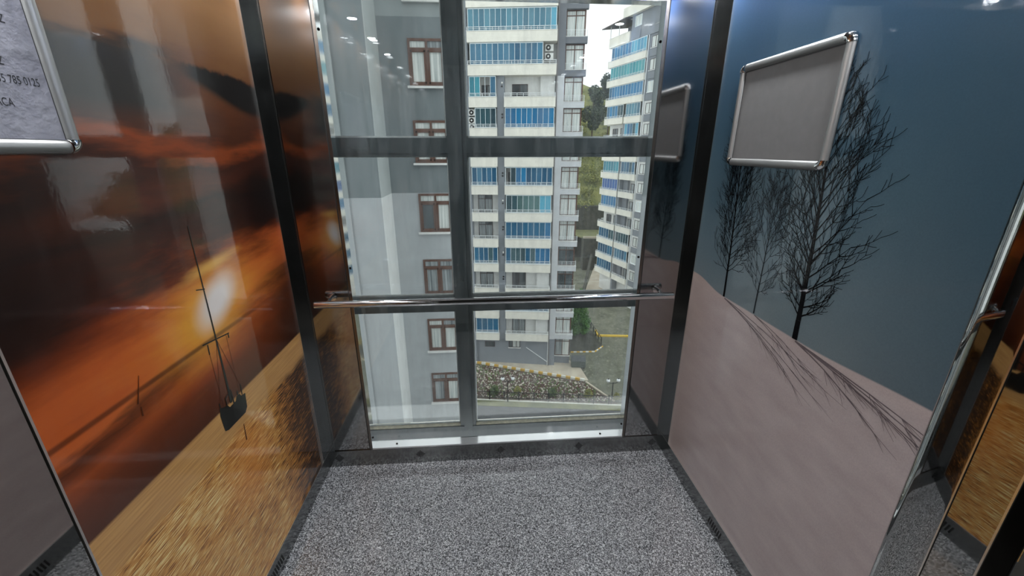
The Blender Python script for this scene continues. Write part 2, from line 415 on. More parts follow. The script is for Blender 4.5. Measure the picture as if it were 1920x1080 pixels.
P1 = lambda s: (0.85 - 0.45 * min(1, s * 1.9), 1.3 - 0.65 * min(1, s * 1.9))
def lerp_tab(tab):
    def f(s):
        for (a, va), (b, vb) in zip(tab[:-1], tab[1:]):
            if s <= b: return va + (vb - va) * (s - a) / (b - a)
        return tab[-1][1]
    return f
bare_tree((1.034, 0.966), 0.72, 0.06, lerp_tab([(0, 0.06), (0.12, 0.14), (0.3, 0.18), (0.5, 0.19), (0.75, 0.12), (1, 0.04)]), P1, 'tall black bare tree printed right of the others', 3, 0.020, 24, 0.09)
bare_tree((1.036, 0.967), 0.34, 0.045, lambda s: 0.07 * (1 - 0.5 * s), P1, 'thin bare stem printed beside the tall tree', 33, 0.005, 7, 0.25, sub=1)
bare_tree((1.407, 0.966), 0.62, 0.05, lerp_tab([(0, 0.04), (0.15, 0.11), (0.35, 0.14), (0.7, 0.14), (1, 0.04)]), P1, 'black bare tree printed nearest the window', 5, 0.012, 26, 0.14)
bare_tree((1.227, 0.970), 0.44, 0.0, lerp_tab([(0, 0.03), (0.25, 0.12), (0.5, 0.15), (0.8, 0.08), (1, 0.03)]), P1, 'slender grey bare tree printed between two darker ones', 8, 0.007, 13, 0.16, mat=M_ink_soft, sub=2)
def tree_shadow(start, ends, w, seed):
    rnd = random.Random(seed); mb = MB()
    for e in ends:
        q = start
        for i in range(5):
            s = (i + 1) / 5
            r = (start[0] + (e[0] - start[0]) * s + rnd.uniform(-0.004, 0.004), start[1] + (e[1] - start[1]) * (0.55 * s + 0.45 * s * s))
            wall_line(mb, 1, q, r, w * (1.1 - 0.55 * s), w * (1.1 - 0.55 * (s + 0.2)), 0.0005)
            if i > 0:
                for k in range(3):
                    b = (r[0] - rnd.uniform(0.02, 0.09), r[1] - rnd.uniform(0.004, 0.045))
                    wall_line(mb, 1, r, b, w * 0.35, w * 0.15, 0.0005)
            q = r
    mb.build('printed_tree_shadow', M_ink_shadow, wr, fix=False)
tree_shadow((1.030, 0.962), [(0.56, 0.875), (0.60, 0.905), (0.68, 0.90), (0.74, 0.86), (0.62, 0.925)], 0.0048, 1)
tree_shadow((1.400, 0.962), [(0.93, 0.84), (1.0, 0.83), (1.05, 0.86), (0.90, 0.88)], 0.0036, 2)
tree_shadow((1.222, 0.966), [(0.95, 0.90), (0.98, 0.875)], 0.003, 4)

# back wall: steel panels round the window
WX0, WX1, WZ0, WZ1 = -0.569, 0.694, 0.100, 2.016
SX0, SX1 = -0.583, 0.709
wb = struct(empty('wall_back', (0, 0, 0)), 'mirror steel back wall of the car around the window')
box('panel', M_panel, wb, XL, SX0, YB, YB + 0.03, 0.092, ZC)
box('panel', M_panel, wb, SX1, XR, YB, YB + 0.03, 0.092, ZC)
box('panel', M_panel, wb, SX0, SX1, YB, YB + 0.03, WZ1 + 0.012, ZC)

# corner posts
def post(name, prof, label):
    o = MB().prism(prof, 'z', 0.0, ZC).build(name, M_post); return struct(o, label)
d = 0.004
post('trim_1', [(XL - 0.02, 1.637), (XL + d, 1.637), (XL + d, YB - d), (XL + 0.036, YB - d), (XL + 0.036, YB + 0.004), (XL - 0.02, YB + 0.004)], 'steel corner post between sunset wall and back wall')
post('trim_2', [(XR + 0.02, 1.643), (XR - d, 1.643), (XR - d, YB - d), (XR - 0.036, YB - d), (XR - 0.036, YB + 0.004), (XR + 0.02, YB + 0.004)], 'steel corner post between winter wall and back wall')
box('edge_strip', M_bright, bpy.data.objects['trim_1'], XL, XL + 0.006, 1.634, 1.637, 0.088, ZC)
box('edge_strip', M_bright, bpy.data.objects['trim_2'], XR - 0.006, XR, 1.640, 1.643, 0.088, ZC)
post('trim_3', [(XL - 0.02, YF), (XL + d, YF), (XL + d, YF + 0.05), (XL - 0.02, YF + 0.05)], 'steel front post of the sunset wall')
post('trim_4', [(XR + 0.02, YF), (XR - d, YF), (XR - d, YF + 0.05), (XR + 0.02, YF + 0.05)], 'steel front post of the winter wall')

# skirtings with vents
bl = struct(box('baseboard_left', M_skirt, None, XL - 0.02, XL + 0.0055, YF, 1.700, 0.0, 0.086), 'dark steel skirting under the sunset wall')
box('top_edge', M_bright, bl, XL - 0.002, XL + 0.006, YF, 1.700, 0.0862, 0.0885)
br = struct(box('baseboard_right', M_skirt, None, XR - 0.0055, XR + 0.02, YF, 1.700, 0.0, 0.086), 'dark steel skirting under the winter wall')
box('top_edge', M_bright, br, XR - 0.006, XR + 0.002, YF, 1.700, 0.0862, 0.0885)
bb = struct(box('baseboard_back', M_skirt, None, XL, XR, YB - 0.0055, YB + 0.03, 0.0, 0.091), 'dark steel skirting under the window')
slot = MB().box(-0.0006, 0.0006, -0.0032, 0.0032, -0.018, 0.018).mesh('vent_slot'); slot.materials.append(M_black)
for par, x, y0 in ((bl, XL + 0.0058, 1.112), (br, XR - 0.0058, 1.155)):
    for k in range(7):
        o = bpy.data.objects.new('vent_slot', slot); C.objects.link(o); o.parent = par
        o.location = (x, y0 + 0.013 * k, 0.042); o.rotation_euler = (R_(14), 0, 0)
dm = MB()
for i in range(-3, 4):
    for j in range(-3, 4):
        if abs(i) + abs(j) <= 3:
            s = 0.0022
            dm.box(i * 0.0065 - s, i * 0.0065 + s, -0.0005, 0.0005, j * 0.0065 - s, j * 0.0065 + s)
dmesh = dm.mesh('perforated_vent'); dmesh.materials.append(M_black)
for x in (-0.735, -0.338, 0.065, 0.468, 0.857):
    o = bpy.data.objects.new('perforated_vent', dmesh); C.objects.link(o); o.parent = bb; o.location = (x, YB - 0.0058, 0.052)

# ------------------------------------------------------------------ the car window
M_carglass = glass_mat('car_window_glass', (0.95, 0.975, 0.975), 0.035)
win = struct(empty('window_1', (0, 0, 0)), 'tall framed glass window in the back wall of the car')
fr = MB()
fr.box(SX0, WX0 - 0.001, YB - 0.003, YB - 0.0021, 0.092, WZ1 + 0.012); fr.box(WX1 + 0.001, SX1, YB - 0.003, YB - 0.0021, 0.092, WZ1 + 0.012)
fr.box(WX0, WX1, YB - 0.003, YB - 0.0021, WZ1 + 0.001, WZ1 + 0.012)
fr.build('window_bead', M_bead, win)
sm_ = MB(); sm_.box(SX0 - 0.001, SX0 + 0.0022, YB - 0.0036, YB, 0.092, WZ1 + 0.013); sm_.box(SX1 - 0.0022, SX1 + 0.001, YB - 0.0036, YB, 0.092, WZ1 + 0.013)
sm_.build('bead_seam', M_black, win)
rv = 0.046
box('reveal', M_polish, win, WX0 - 0.004, WX0, YB - 0.002, YB + rv, WZ0, WZ1)
box('reveal', M_polish, win, WX1, WX1 + 0.004, YB - 0.002, YB + rv, WZ0, WZ1)
box('reveal', M_polish, win, WX0, WX1, YB - 0.002, YB + rv, WZ1, WZ1 + 0.004)
t = NT('bright_brushed_sill'); v, x, y, z = t.coords()
p1 = t.principled(Base_Color=(0.9, 0.9, 0.91, 1), Metallic=1.0, Roughness=0.09); p2 = t.principled(Base_Color=(0.92, 0.92, 0.93, 1), Metallic=1.0, Roughness=t.add(0.42, t.mul(t.noise(v, 30.0, 3.0), 0.1)))
ms = t.n('ShaderNodeMixShader'); ms.inputs[0].default_value = 0.5; t.put(ms.inputs[1], p1.outputs[0]); t.put(ms.inputs[2], p2.outputs[0]); t.t.links.new(ms.outputs[0], t.out.inputs['Surface'])
box('sill', t.m, win, WX0, WX1, YB - 0.004, YB + rv, WZ0 - 0.008, WZ0)
box('glass_pane', M_carglass, win, WX0, WX1, YB + 0.044, YB + 0.048, WZ0, WZ1)
sc = MB().ball((0, 0, 0), 0.0055, 10, 6).mesh('screw_head'); sc.materials.append(M_screw)
for p in ((WX0, YB + 0.02, 1.91), (WX0, YB + 0.02, 1.02), (WX0, YB + 0.02, 0.145), (WX1, YB + 0.02, 1.89), (WX1, YB + 0.02, 1.045), (WX1, YB + 0.02, 0.155),
          (-0.455, YB + 0.02, WZ0), (0.585, YB + 0.02, WZ0)):
    o = bpy.data.objects.new('screw_head', sc); C.objects.link(o); o.parent = win; o.location = p

# ------------------------------------------------------------------ shaft framework behind the window
M_shaft = flat_mat('shaft_grey_paint', (82, 89, 91), 0.45, 0.0, 0.12, 9.0)
M_ledge = flat_mat('dirty_cream_ledge', (232, 222, 196), 0.8, 0, 0.22, 40)
M_seal = flat_mat('white_sealant', (214, 216, 214), 0.6, 0, 0.12, 50)
M_shaftglass = glass_mat('shaft_glass', (0.97, 0.985, 0.985), 0.03)
SY = 1.95
sh = empty('shaft_frame', (0, SY, -0.6))
tag(sh, 'dark grey steel grid of mullion and transoms outside the car window', 'window frame')
def shp(name, mat, x0, x1, y0, y1, z0, z1, bevel=0.0): return box(name, mat, sh, x0, x1, y0 - SY, y1 - SY, z0 + 0.6, z1 + 0.6, bevel=bevel)
cols = ((-0.86, -0.149), (-0.062, 1.0)); rows = ((0.023, 0.716), (0.796, 1.471), (1.551, 2.30))
shp('mullion', M_shaft, -0.128, -0.082, SY - 0.012, SY + 0.07, -0.60, 2.40)
shp('mullion_flange', M_shaft, -0.149, -0.062, SY, SY + 0.06, -0.60, 2.40)
shp('side_post', M_shaft, -0.95, -0.86, SY, SY + 0.08, -0.60, 2.40); shp('side_post', M_shaft, 1.0, 1.09, SY, SY + 0.08, -0.60, 2.40)
for a, b in ((0.716, 0.796), (1.471, 1.551), (2.30, 2.40)):
    shp('transom', M_shaft, -0.86, 1.0, SY + 0.003, SY + 0.06, a, b)
    shp('transom_rib', M_shaft, -0.86, 1.0, SY - 0.002, SY + 0.02, a + 0.014, b - 0.016)
shp('bottom_beam', M_shaft, -0.86, 1.0, SY - 0.005, SY + 0.048, -0.60, 0.018)
shp('ledge', M_ledge, -0.86, 1.0, SY + 0.002, SY + 0.048, 0.0185, 0.022)
for cx in cols:
    for rz in rows:
        g = shp('shaft_pane', M_shaftglass, cx[0], cx[1], SY + 0.038, SY + 0.044, rz[0], rz[1])
        e = 0.008; yy0, yy1 = 0.026, 0.0378
        m = MB()
        x0, x1, z0, z1 = cx[0], cx[1], rz[0] + 0.6, rz[1] + 0.6
        m.box(x0, x1, yy0, yy1, z0, z0 + (0.003 if rz[0] < 0.1 else e)); m.box(x0, x1, yy0, yy1, z1 - 0.4 * e, z1)
        m.box(x0, x0 + e * 0.8, yy0, yy1, z0, z1); m.box(x1 - e * 0.8, x1, yy0, yy1, z0, z1)
        m.build('sealant_line', M_seal, g)

# ------------------------------------------------------------------ handrail
hr = empty('handrail', (0.065, YB, 0.0)); tag(hr, 'polished chrome handrail across the window', 'handrail')
RZ, RY = 0.888, 1.640
hx = lambda x: x - 0.065
MB().tube((hx(-0.704), RY - YB, RZ), (hx(0.834), RY - YB, RZ), 0.0155, n=32).build('rail', M_chrome, hr)
for x in (-0.655, 0.785):
    b = MB().path([(hx(x), -0.0005, RZ + 0.012), (hx(x), -0.03, RZ + 0.012), (hx(x), RY - YB, RZ)], 0.0075, 14).build('bracket', M_chrome, hr)
    MB().tube((hx(x), -0.0002, RZ + 0.012), (hx(x), -0.006, RZ + 0.012), 0.020, n=24).build('rosette', M_chrome, b)

# ------------------------------------------------------------------ front of the car: jambs, return walls, operating column, doors
DX0, DX1 = -0.370, 0.539
wf = struct(empty('wall_front', (0, 0, 0)), 'mirror steel front return walls and door head of the car')
box('return_panel', M_mirror, wf, XL - 0.02, DX0, YF - 0.03, YF, 0.0, ZC)
box('return_panel', M_mirror, wf, DX1 + 0.02, XR + 0.02, YF - 0.03, YF, 0.0, ZC)
box('door_head', M_mirror, wf, DX0, DX1, YF - 0.03, YF, 2.06, ZC)
box('jamb_face', M_mirror, wf, DX0 - 0.02, DX0 + 0.0005, 0.215, YF - 0.001, 0.0, 2.06)
box('jamb_edge', M_bright, wf, DX0 - 0.002, DX0 + 0.0018, YF - 0.0015, YF + 0.0005, 0.0, 2.06)
col_prof = [(DX1, 0.288), (DX1, 0.332)]
rr = 0.102
ang = math.pi - R_(4.0); cx_, cy_ = DX1, 0.332                      # slowly bowed face, then a tight rounded corner
for k in range(12):
    ang -= R_(4.0) / 12; cx_ += 0.045 / 12 * math.sin(math.pi - ang); cy_ += 0.045 / 12 * math.cos(math.pi - ang); col_prof.append((cx_, cy_))
ox, oy = cx_ - 0.020 * math.cos(ang), cy_ - 0.020 * math.sin(ang)
for k in range(1, 25):
    a = ang - (ang - math.pi / 2) * k / 24; col_prof.append((ox + 0.020 * math.cos(a), oy + 0.020 * math.sin(a)))
NS = len(col_prof)
col_prof += [(DX1 + 2 * rr, col_prof[-1][1]), (DX1 + 2 * rr, 0.288)]
op = empty('operating_column', (DX1 + rr, 0.332, 0)); tag(op, 'bowed mirror steel column at the right door jamb', 'column')
pr = [(p - DX1 - rr, q - 0.332) for p, q in col_prof]
m = MB().prism(pr, 'z', 0.0, 2.19)
for i, f in enumerate(m.f):
    if len(f) == 4 and 1 <= i <= NS - 2: m.sm[i] = True
m.build('column_body', M_mirror, op)
box('seam', M_bright, op, -rr - 0.0012, -rr + 0.0005, -0.0008, 0.0008, 0.0, 2.19)
box('seam', M_bright, op, -rr - 0.0012, -rr + 0.0005, -0.0445, -0.0425, 0.0, 2.19)
# door leaves standing open in their pockets
M_door = steel('door_leaf_steel', (0.42, 0.40, 0.37), 0.22)
dr = struct(empty('door_1', (0, 0, 0)), 'steel car door leaves slid open into their pockets')
box('leaf', M_door, dr, DX0 - 0.46, DX0 - 0.004, 0.165, 0.205, 0.005, 2.06); box('leaf', M_door, dr, DX1 + 0.004, DX1 + 0.46, 0.165, 0.205, 0.005, 2.06)
box('threshold', M_door, dr, DX0 - 0.1, DX1 + 0.1, 0.06, YF - 0.06, -0.04, 0.0)
# landing behind the camera
struct(box('floor_landing', M_hallf, None, -1.8, 1.95, -2.6, 0.06, -0.04, 0.0), 'tiled floor of the landing')
struct(box('ceiling_landing', M_hall, None, -1.8, 1.95, -2.6, 0.16, 2.6, 2.64), 'plaster ceiling of the landing')
w_ = struct(empty('wall_landing', (0, 0, 0)), 'plaster walls of the landing')
box('wall_piece', M_hall, w_, -1.8, 1.95, -2.65, -2.6, 0, 2.6); box('wall_piece', M_hall, w_, -1.85, -1.8, -2.6, 0.16, 0, 2.6); box('wall_piece', M_hall, w_, 1.95, 2.0, -2.6, 0.16, 0, 2.6)
box('wall_piece', M_hall, w_, -1.8, DX0 - 0.01, 0.06, 0.16, 0, 2.6); box('wall_piece', M_hall, w_, DX1 + 0.01, 1.95, 0.06, 0.16, 0, 2.6); box('wall_piece', M_hall, w_, DX0 - 0.01, DX1 + 0.01, 0.06, 0.16, 2.08, 2.6)

# recessed ceiling spots of the car
def emit(name, c, s):
    t = NT(name); e = t.n('ShaderNodeEmission', {'Color': c + (1,), 'Strength': s}); t.t.links.new(e.outputs[0], t.out.inputs['Surface']); return t.m
M_led = emit('led_glow', (0.93, 0.96, 1.0), LED_STRENGTH)
spot = empty('ceiling_spot', (0, 0, ZC))
n = 28; prof = []
ring = MB(); vs = []
for r, z in ((0.024, -0.001), (0.026, -0.004), (0.036, -0.004), (0.038, 0.0)):
    vs += [(r * math.cos(2 * math.pi * k / n), r * math.sin(2 * math.pi * k / n), z) for k in range(n)]
ring.face_block(vs, [(j * n + k, j * n + (k + 1) % n, (j + 1) * n + (k + 1) % n, (j + 1) * n + k) for j in range(3) for k in range(n)], True)
ring.build('trim_ring', M_chrome, spot)
disc = MB(); disc.face_block([(0.0245 * math.cos(2 * math.pi * k / n), 0.0245 * math.sin(2 * math.pi * k / n), -0.0015) for k in range(n)], [tuple(range(n))[::-1]])
disc.build('lamp_lens', M_led, spot, fix=False)
tag(spot, 'small round recessed spotlight in the car ceiling', 'ceiling light', 'spotlights in the car ceiling')
first = True
for x in (-0.70, 0.83):
    for y in (0.37, 0.80, 1.23, 1.655):
        o = spot if first else copy_tree(spot); first = False
        o['label'] = 'recessed ceiling spotlight over the %s wall, %s' % ('sunset' if x < 0 else 'winter', {0.37: 'nearest the door', 0.80: 'second from the door', 1.23: 'second from the window', 1.655: 'nearest the window'}[y])
        o.location = (x, y, ZC - 0.0005)

# ------------------------------------------------------------------ poster frames
M_alu = steel('satin_aluminium', (0.42, 0.42, 0.41), 0.42, 'x')
M_capch = steel('chrome_corner', (0.85, 0.85, 0.85), 0.06, 'x')
M_back = flat_mat('grey_frame_backing', (112, 111, 110), 0.55, 0, 0.06, 30)
M_rim = flat_mat('dark_frame_lip', (52, 52, 52), 0.5)
def poster_frame(loc, side, w, h, label, board_mat):
    """local: x along the wall, z up from the lower edge, y into the room"""
    o = empty('poster_frame', loc, R_(-90) if side < 0 else R_(90)); tag(o, label, 'poster frame')
    p = 0.025; t = 0.014
    prof = [(0, 0.001)] + [(p / 2 - p / 2 * math.cos(math.pi * k / 10), 0.003 + (t - 0.003) * math.sin(math.pi * k / 10)) for k in range(11)] + [(p, 0.001)]
    c = 0.026
    for z0, flip in ((0, 1), (h, -1)):
        q = [(y, z0 + flip * a) for a, y in prof]
        MB().prism(q, 'x', -w / 2 + c, w / 2 - c, True).build('rail', M_alu, o)
    for x0, flip in ((-w / 2, 1), (w / 2, -1)):
        q = [(x0 + flip * a, y) for a, y in prof]
        MB().prism(q, 'z', c, h - c, True).build('rail', M_alu, o)
    for sx in (-1, 1):
        for sz in (0, 1):
            m = MB(); cx = sx * (w / 2 - c); cz = c if sz == 0 else h - c
            n = 10; pts = []
            for j in range(7):
                th = math.pi / 2 * j / 6
                for k in range(n + 1):
                    a = math.pi * k / n
                    rr_ = 0.0135 - 0.0135 * math.cos(a)
                    pts.append((cx + sx * (rr_) * math.cos(th), 0.002 + t * 1.12 * math.sin(a), cz + (1 if sz else -1) * (rr_) * math.sin(th)))
            fs = [(j * (n + 1) + k, j * (n + 1) + k + 1, (j + 1) * (n + 1) + k + 1, (j + 1) * (n + 1) + k) for j in range(6) for k in range(n)]
            m.face_block(pts, fs, True); m.build('corner_cap', M_capch, o)
    bd = box('backing_board', board_mat, o, -w / 2 + 0.018, w / 2 - 0.018, 0.001, 0.004, 0.018, h - 0.018)
    lip = MB(); e = 0.022
    for x0, x1, z0, z1 in ((-w / 2 + e, w / 2 - e, e, e + 0.0035), (-w / 2 + e, w / 2 - e, h - e - 0.0055, h - e), (-w / 2 + e, -w / 2 + e + 0.0035, e, h - e), (w / 2 - e - 0.0035, w / 2 - e, e, h - e)):
        lip.box(x0, x1, 0.0035, 0.0055, z0, z1)
    lip.build('inner_lip', M_rim, o)
    return o
pf_r = poster_frame((XR - 0.0003, 1.290, 1.446), 1, 0.457, 0.330, 'empty grey poster frame above the printed winter trees', M_back)
t = NT('crumpled_white_paper'); v, x, y, z = t.coords()
nz = t.noise(v, 14.0, 5.0, 0.6)
t.principled(Base_Color=t.ramp(nz, [(0.3, lin((138, 138, 150))), (0.7, lin((166, 166, 176)))]), Roughness=0.5, Normal=t.bump(nz, 0.5, 0.01))
M_paper = t.m
pf_l = poster_frame((XL + 0.0003, 0.677, 1.493), -1, 0.457, 0.330, 'silver poster frame holding a printed notice on the sunset wall', M_back)
paper = box('notice_paper', M_paper, None, -0.208, 0.208, 0.0042, 0.0047, 0.020, 0.310)
paper.location = (XL + 0.0003, 0.677, 1.493); paper.rotation_euler = (0, 0, R_(-90))
tag(paper, 'white crumpled notice with black lettering inside the silver frame', 'notice')
M_letter = flat_mat('printed_black_letter', (30, 30, 34), 0.5)
def letters(txt, right, z, size):
    """right = distance of the line's right end from the paper's right edge; the wall's local x runs towards the car front"""
    cu = bpy.data.curves.new('lettering', 'FONT'); cu.body = txt; cu.size = size; cu.align_x = 'RIGHT'
    ob = bpy.data.objects.new('tmp_text', cu); C.objects.link(ob)
    bpy.context.view_layer.update()
    me = bpy.data.meshes.new_from_object(ob.evaluated_get(bpy.context.evaluated_depsgraph_get()))
    bpy.data.objects.remove(ob); bpy.data.curves.remove(cu)
    co = np.array([v.co[:] for v in me.vertices])
    # text x grows to the reader's right: on the left wall that is world +y = local -x
    for v_ in me.vertices:
        v_.co = (-(0.208 - right) - v_.co.x * 0.74, 0.0049, z + v_.co.y)
    me.flip_normals(); me.materials.clear(); me.materials.append(M_letter)
    o = bpy.data.objects.new('lettering', me); C.objects.link(o); o.parent = paper
letters('Z', 0.043, 0.207, 0.0185); letters('Z', 0.068, 0.141, 0.0185); letters('35 785 0125', 0.019, 0.114, 0.0185); letters('ACA', 0.075, 0.077, 0.0185)

# ================================================================== OUTSIDE
# own building round the shaft
M_own = flat_mat('own_building_render', (150, 152, 154), 0.85)
struct(box('wall_outer_left', M_own, None, -14, -1.3, 0.6, 1.1, -24.5, 12), 'render wall of the building that carries the lift, left of the shaft')
struct(box('wall_outer_right', M_own, None, 1.45, 14, 0.6, 1.1, -24.5, 12), 'render wall of the building that carries the lift, right of the shaft')

def render_mat(name, c, speck=0.0, c2=None, rough=0.85):
    t = NT(name); v, x, y, z = t.coords()
    f = t.noise(v, 1.2, 6.0, 0.6); g = t.noise(t.vec(t.mul(x, 3.0), t.mul(y, 3.0), t.mul(z, 0.4)), 2.0, 5.0, 0.6)
    l = lin(c)
    col = t.ramp(f, [(0.3, tuple(k * 0.92 for k in l[:3]) + (1,)), (0.7, tuple(min(1, k * 1.06) for k in l[:3]) + (1,))])
    col = t.mix(t.mul(t.sstep(g, 0.5, 0.8), 0.22), col, tuple(k * 0.7 for k in l[:3]) + (1,))
    if speck:
        s = t.noise(v, 9.0, 3.0, 0.7)
        col = t.mix(t.mul(t.sstep(s, 0.56, 0.72), speck), col, lin(c2))
    t.principled(Base_Color=col, Roughness=rough)
    return t.m
M_cream = render_mat('cream_speckled_render', (236, 232, 221), 0.6, (172, 164, 144))
M_coping = render_mat('pale_coping', (222, 222, 220))
M_dkgrey = render_mat('dark_grey_render', (116, 119, 126))
M_ltgrey = render_mat('light_grey_render', (204, 206, 210))
M_midgrey = render_mat('mid_grey_render', (132, 137, 144))
M_white = render_mat('white_render', (226, 226, 224))
M_pipe = flat_mat('grey_drain_pipe', (120, 116, 116), 0.5)
M_rail = flat_mat('white_rail_paint', (226, 230, 232), 0.4)
M_alw = flat_mat('white_window_bar', (224, 234, 238), 0.4)
M_brown = flat_mat('brown_window_frame', (92, 60, 46), 0.45, 0, 0.2, 5)
M_dkframe = flat_mat('dark_door_frame', (66, 54, 54), 0.45)
M_curtain = flat_mat('white_curtain', (222, 222, 218), 0.9, 0, 0.1, 8)
M_dkglass = flat_mat('dark_room_glass', (62, 64, 68), 0.12, 0, 0.35, 1.5, spec=0.6)
M_acw = flat_mat('white_ac_case', (224, 224, 220), 0.5)
def blind(name, c, c2):
    """glass with a coloured blind behind it"""
    t = NT(name); v, x, y, z = t.coords()
    oi = t.n('ShaderNodeObjectInfo')
    f = t.noise(t.vec(t.mul(x, 3.0), t.mul(y, 3.0), t.mul(z, 0.5)), 2.0, 4.0, 0.6)
    k = t.add(t.mul(f, 0.6), t.mul(oi.outputs['Random'], 0.5))
    t.principled(Base_Color=t.ramp(k, [(0.25, lin(c)), (0.85, lin(c2))]), Roughness=0.16, Specular_IOR_Level=0.28)
    return t.m
BL = {'slate': blind('slate_blue_glass', (64, 106, 127), (92, 141, 159)), 'steel': blind('steel_blue_glass', (43, 87, 117), (72, 127, 156)),
      'blue': blind('bright_blue_glass', (23, 95, 140), (38, 124, 171)), 'deep': blind('deep_blue_glass', (18, 72, 104), (34, 104, 140)),
      'dark': blind('dark_teal_glass', (30, 55, 65), (59, 95, 104)), 'green': blind('grey_green_glass', (51, 82, 83), (92, 127, 127)),
      'teal': blind('teal_glass', (30, 104, 125), (64, 150, 165)), 'royal': blind('royal_blue_glass', (28, 68, 132), (39, 91, 156)),
      'sky': blind('pale_blue_glass', (62, 139, 171), (98, 173, 198)), 'aqua': blind('aqua_glass', (43, 129, 140), (74, 160, 165))}

panel_cache = {}
def glass_panel(parent, mat, x, w, y, z0, z1):
    key = (mat, round(w, 3), round(z1 - z0, 3))
    if key not in panel_cache:
        me = MB().box(-w / 2, w / 2, 0, 0.02, 0, z1 - z0).mesh('glass_panel'); me.materials.append(BL[mat]); panel_cache[key] = me
    o = bpy.data.objects.new('glass_panel', panel_cache[key]); C.objects.link(o); o.parent = parent; o.location = (x, y, z0); return o

def balcony(par, x0, x1, z, depth, ph=0.93, storey=2.9, glaze=None, gx=None, railh=0.34, wallmat=M_cream, rail=True, n_posts=None):
    """parapet box with coping, railing and optional sliding glass; local frame of the building (y=0 is the parapet front)"""
    m = MB(); m.box(x0, x1, 0, 0.12, z, z + ph); m.box(x0, x0 + 0.12, 0.12, depth, z, z + ph); m.box(x1 - 0.12, x1, 0.12, depth, z, z + ph); m.box(x0 + 0.12, x1 - 0.12, 0.12, depth, z, z + 0.16)
    b = m.build('balcony', wallmat, par)
    box('coping', M_coping, b, x0 - 0.03, x1 + 0.03, -0.04, 0.17, z + ph, z + ph + 0.05)
    zb = z + ph + 0.05; y = 0.05
    if rail:
        m = MB(); m.box(x0, x1, y, y + 0.04, zb + railh - 0.045, zb + railh); m.box(x0, x1, y + 0.01, y + 0.03, zb + railh * 0.5 - 0.015, zb + railh * 0.5 + 0.015)
        k = n_posts or max(3, int((x1 - x0) / 0.62) + 1)
        for i in range(k):
            x = x0 + 0.05 + (x1 - x0 - 0.1) * i / (k - 1); m.box(x - 0.022, x + 0.022, y, y + 0.04, zb, zb + railh)
        m.build('railing', M_rail, b)
    if glaze:
        g0, g1 = gx or (x0 + 0.1, x1 - 0.1); n = len(glaze); zt = z + storey - 0.02; pw = (g1 - g0) / n
        m = MB(); yy = 0.16
        m.box(g0, g1, yy - 0.02, yy + 0.05, zt - 0.09, zt); m.box(g0, g1, yy - 0.02, yy + 0.05, zb, zb + 0.06)
        for i in range(n + 1):
            x = g0 + pw * i; wv = 0.03 if i in (0, n) else 0.02
            m.box(x - wv, x + wv, yy - 0.02, yy + 0.05, zb, zt)
        m.build('glazing_frame', M_alw, b)
        for i, c in enumerate(glaze):
            if c: glass_panel(b, c, g0 + pw * (i + 0.5), pw - 0.03, yy + 0.005, zb + 0.05, zt - 0.08)
    return b

def door_unit(par, x0, x1, z0, z1, y, frame=M_dkframe, cols=2, transom=0.0, pane_mats=None, name='window', sill=None, curtain=True, fw=0.07):
    """framed window: frame > panes (> nothing), curtain leaves behind clear panes"""
    m = MB(); m.box(x0, x1, y, y + 0.08, z1 - fw, z1); m.box(x0, x1, y, y + 0.08, z0, z0 + fw)
    xs = [x0 + (x1 - x0) * i / cols for i in range(cols + 1)]
    for i, x in enumerate(xs):
        a = x - fw / 2; b_ = x + fw / 2
        if i == 0: a, b_ = x, x + fw
        if i == cols: a, b_ = x - fw, x
        m.box(a, b_, y, y + 0.08, z0 + fw, z1 - fw)
    zt = z1 - transom if transom else None
    if zt: m.box(x0, x1, y - 0.005, y + 0.075, zt - fw / 2, zt + fw / 2)
    w = m.build(name, frame, par)
    k = 0
    for i in range(cols):
        for (a, b_) in (((z0 + fw, zt - fw / 2), (zt + fw / 2, z1 - fw)) if zt else ((z0 + fw, z1 - fw),)):
            mt = (pane_mats or [M_curtain])[k % len(pane_mats or [1])]; k += 1
            box('pane', mt, w, xs[i] + fw / 2, xs[i + 1] - fw / 2, y + 0.04, y + 0.055, a, b_)
    if sill: box('sill', sill, w, x0 - 0.08, x1 + 0.08, y - 0.10, y + 0.02, z0 - 0.08, z0)
    return w

def curtain_glass(name, c, c2, fold=9.0):
    """window glass with a hanging net curtain behind it"""
    t = NT(name); v, x, y, z = t.coords()
    f = t.noise(t.vec(t.mul(x, fold), t.mul(y, fold), t.mul(z, 0.25)), 1.5, 3.0, 0.5)
    t.principled(Base_Color=t.ramp(f, [(0.32, lin(c)), (0.68, lin(c2))]), Roughness=0.10, Specular_IOR_Level=0.55)
    return t.m
M_net = curtain_glass('net_curtain_glass', (172, 180, 178), (232, 234, 230))
M_netd = curtain_glass('shaded_net_glass', (96, 104, 108), (170, 176, 178))
M_netg = curtain_glass('dark_pane_glass', (56, 62, 66), (88, 96, 100), 2.0)

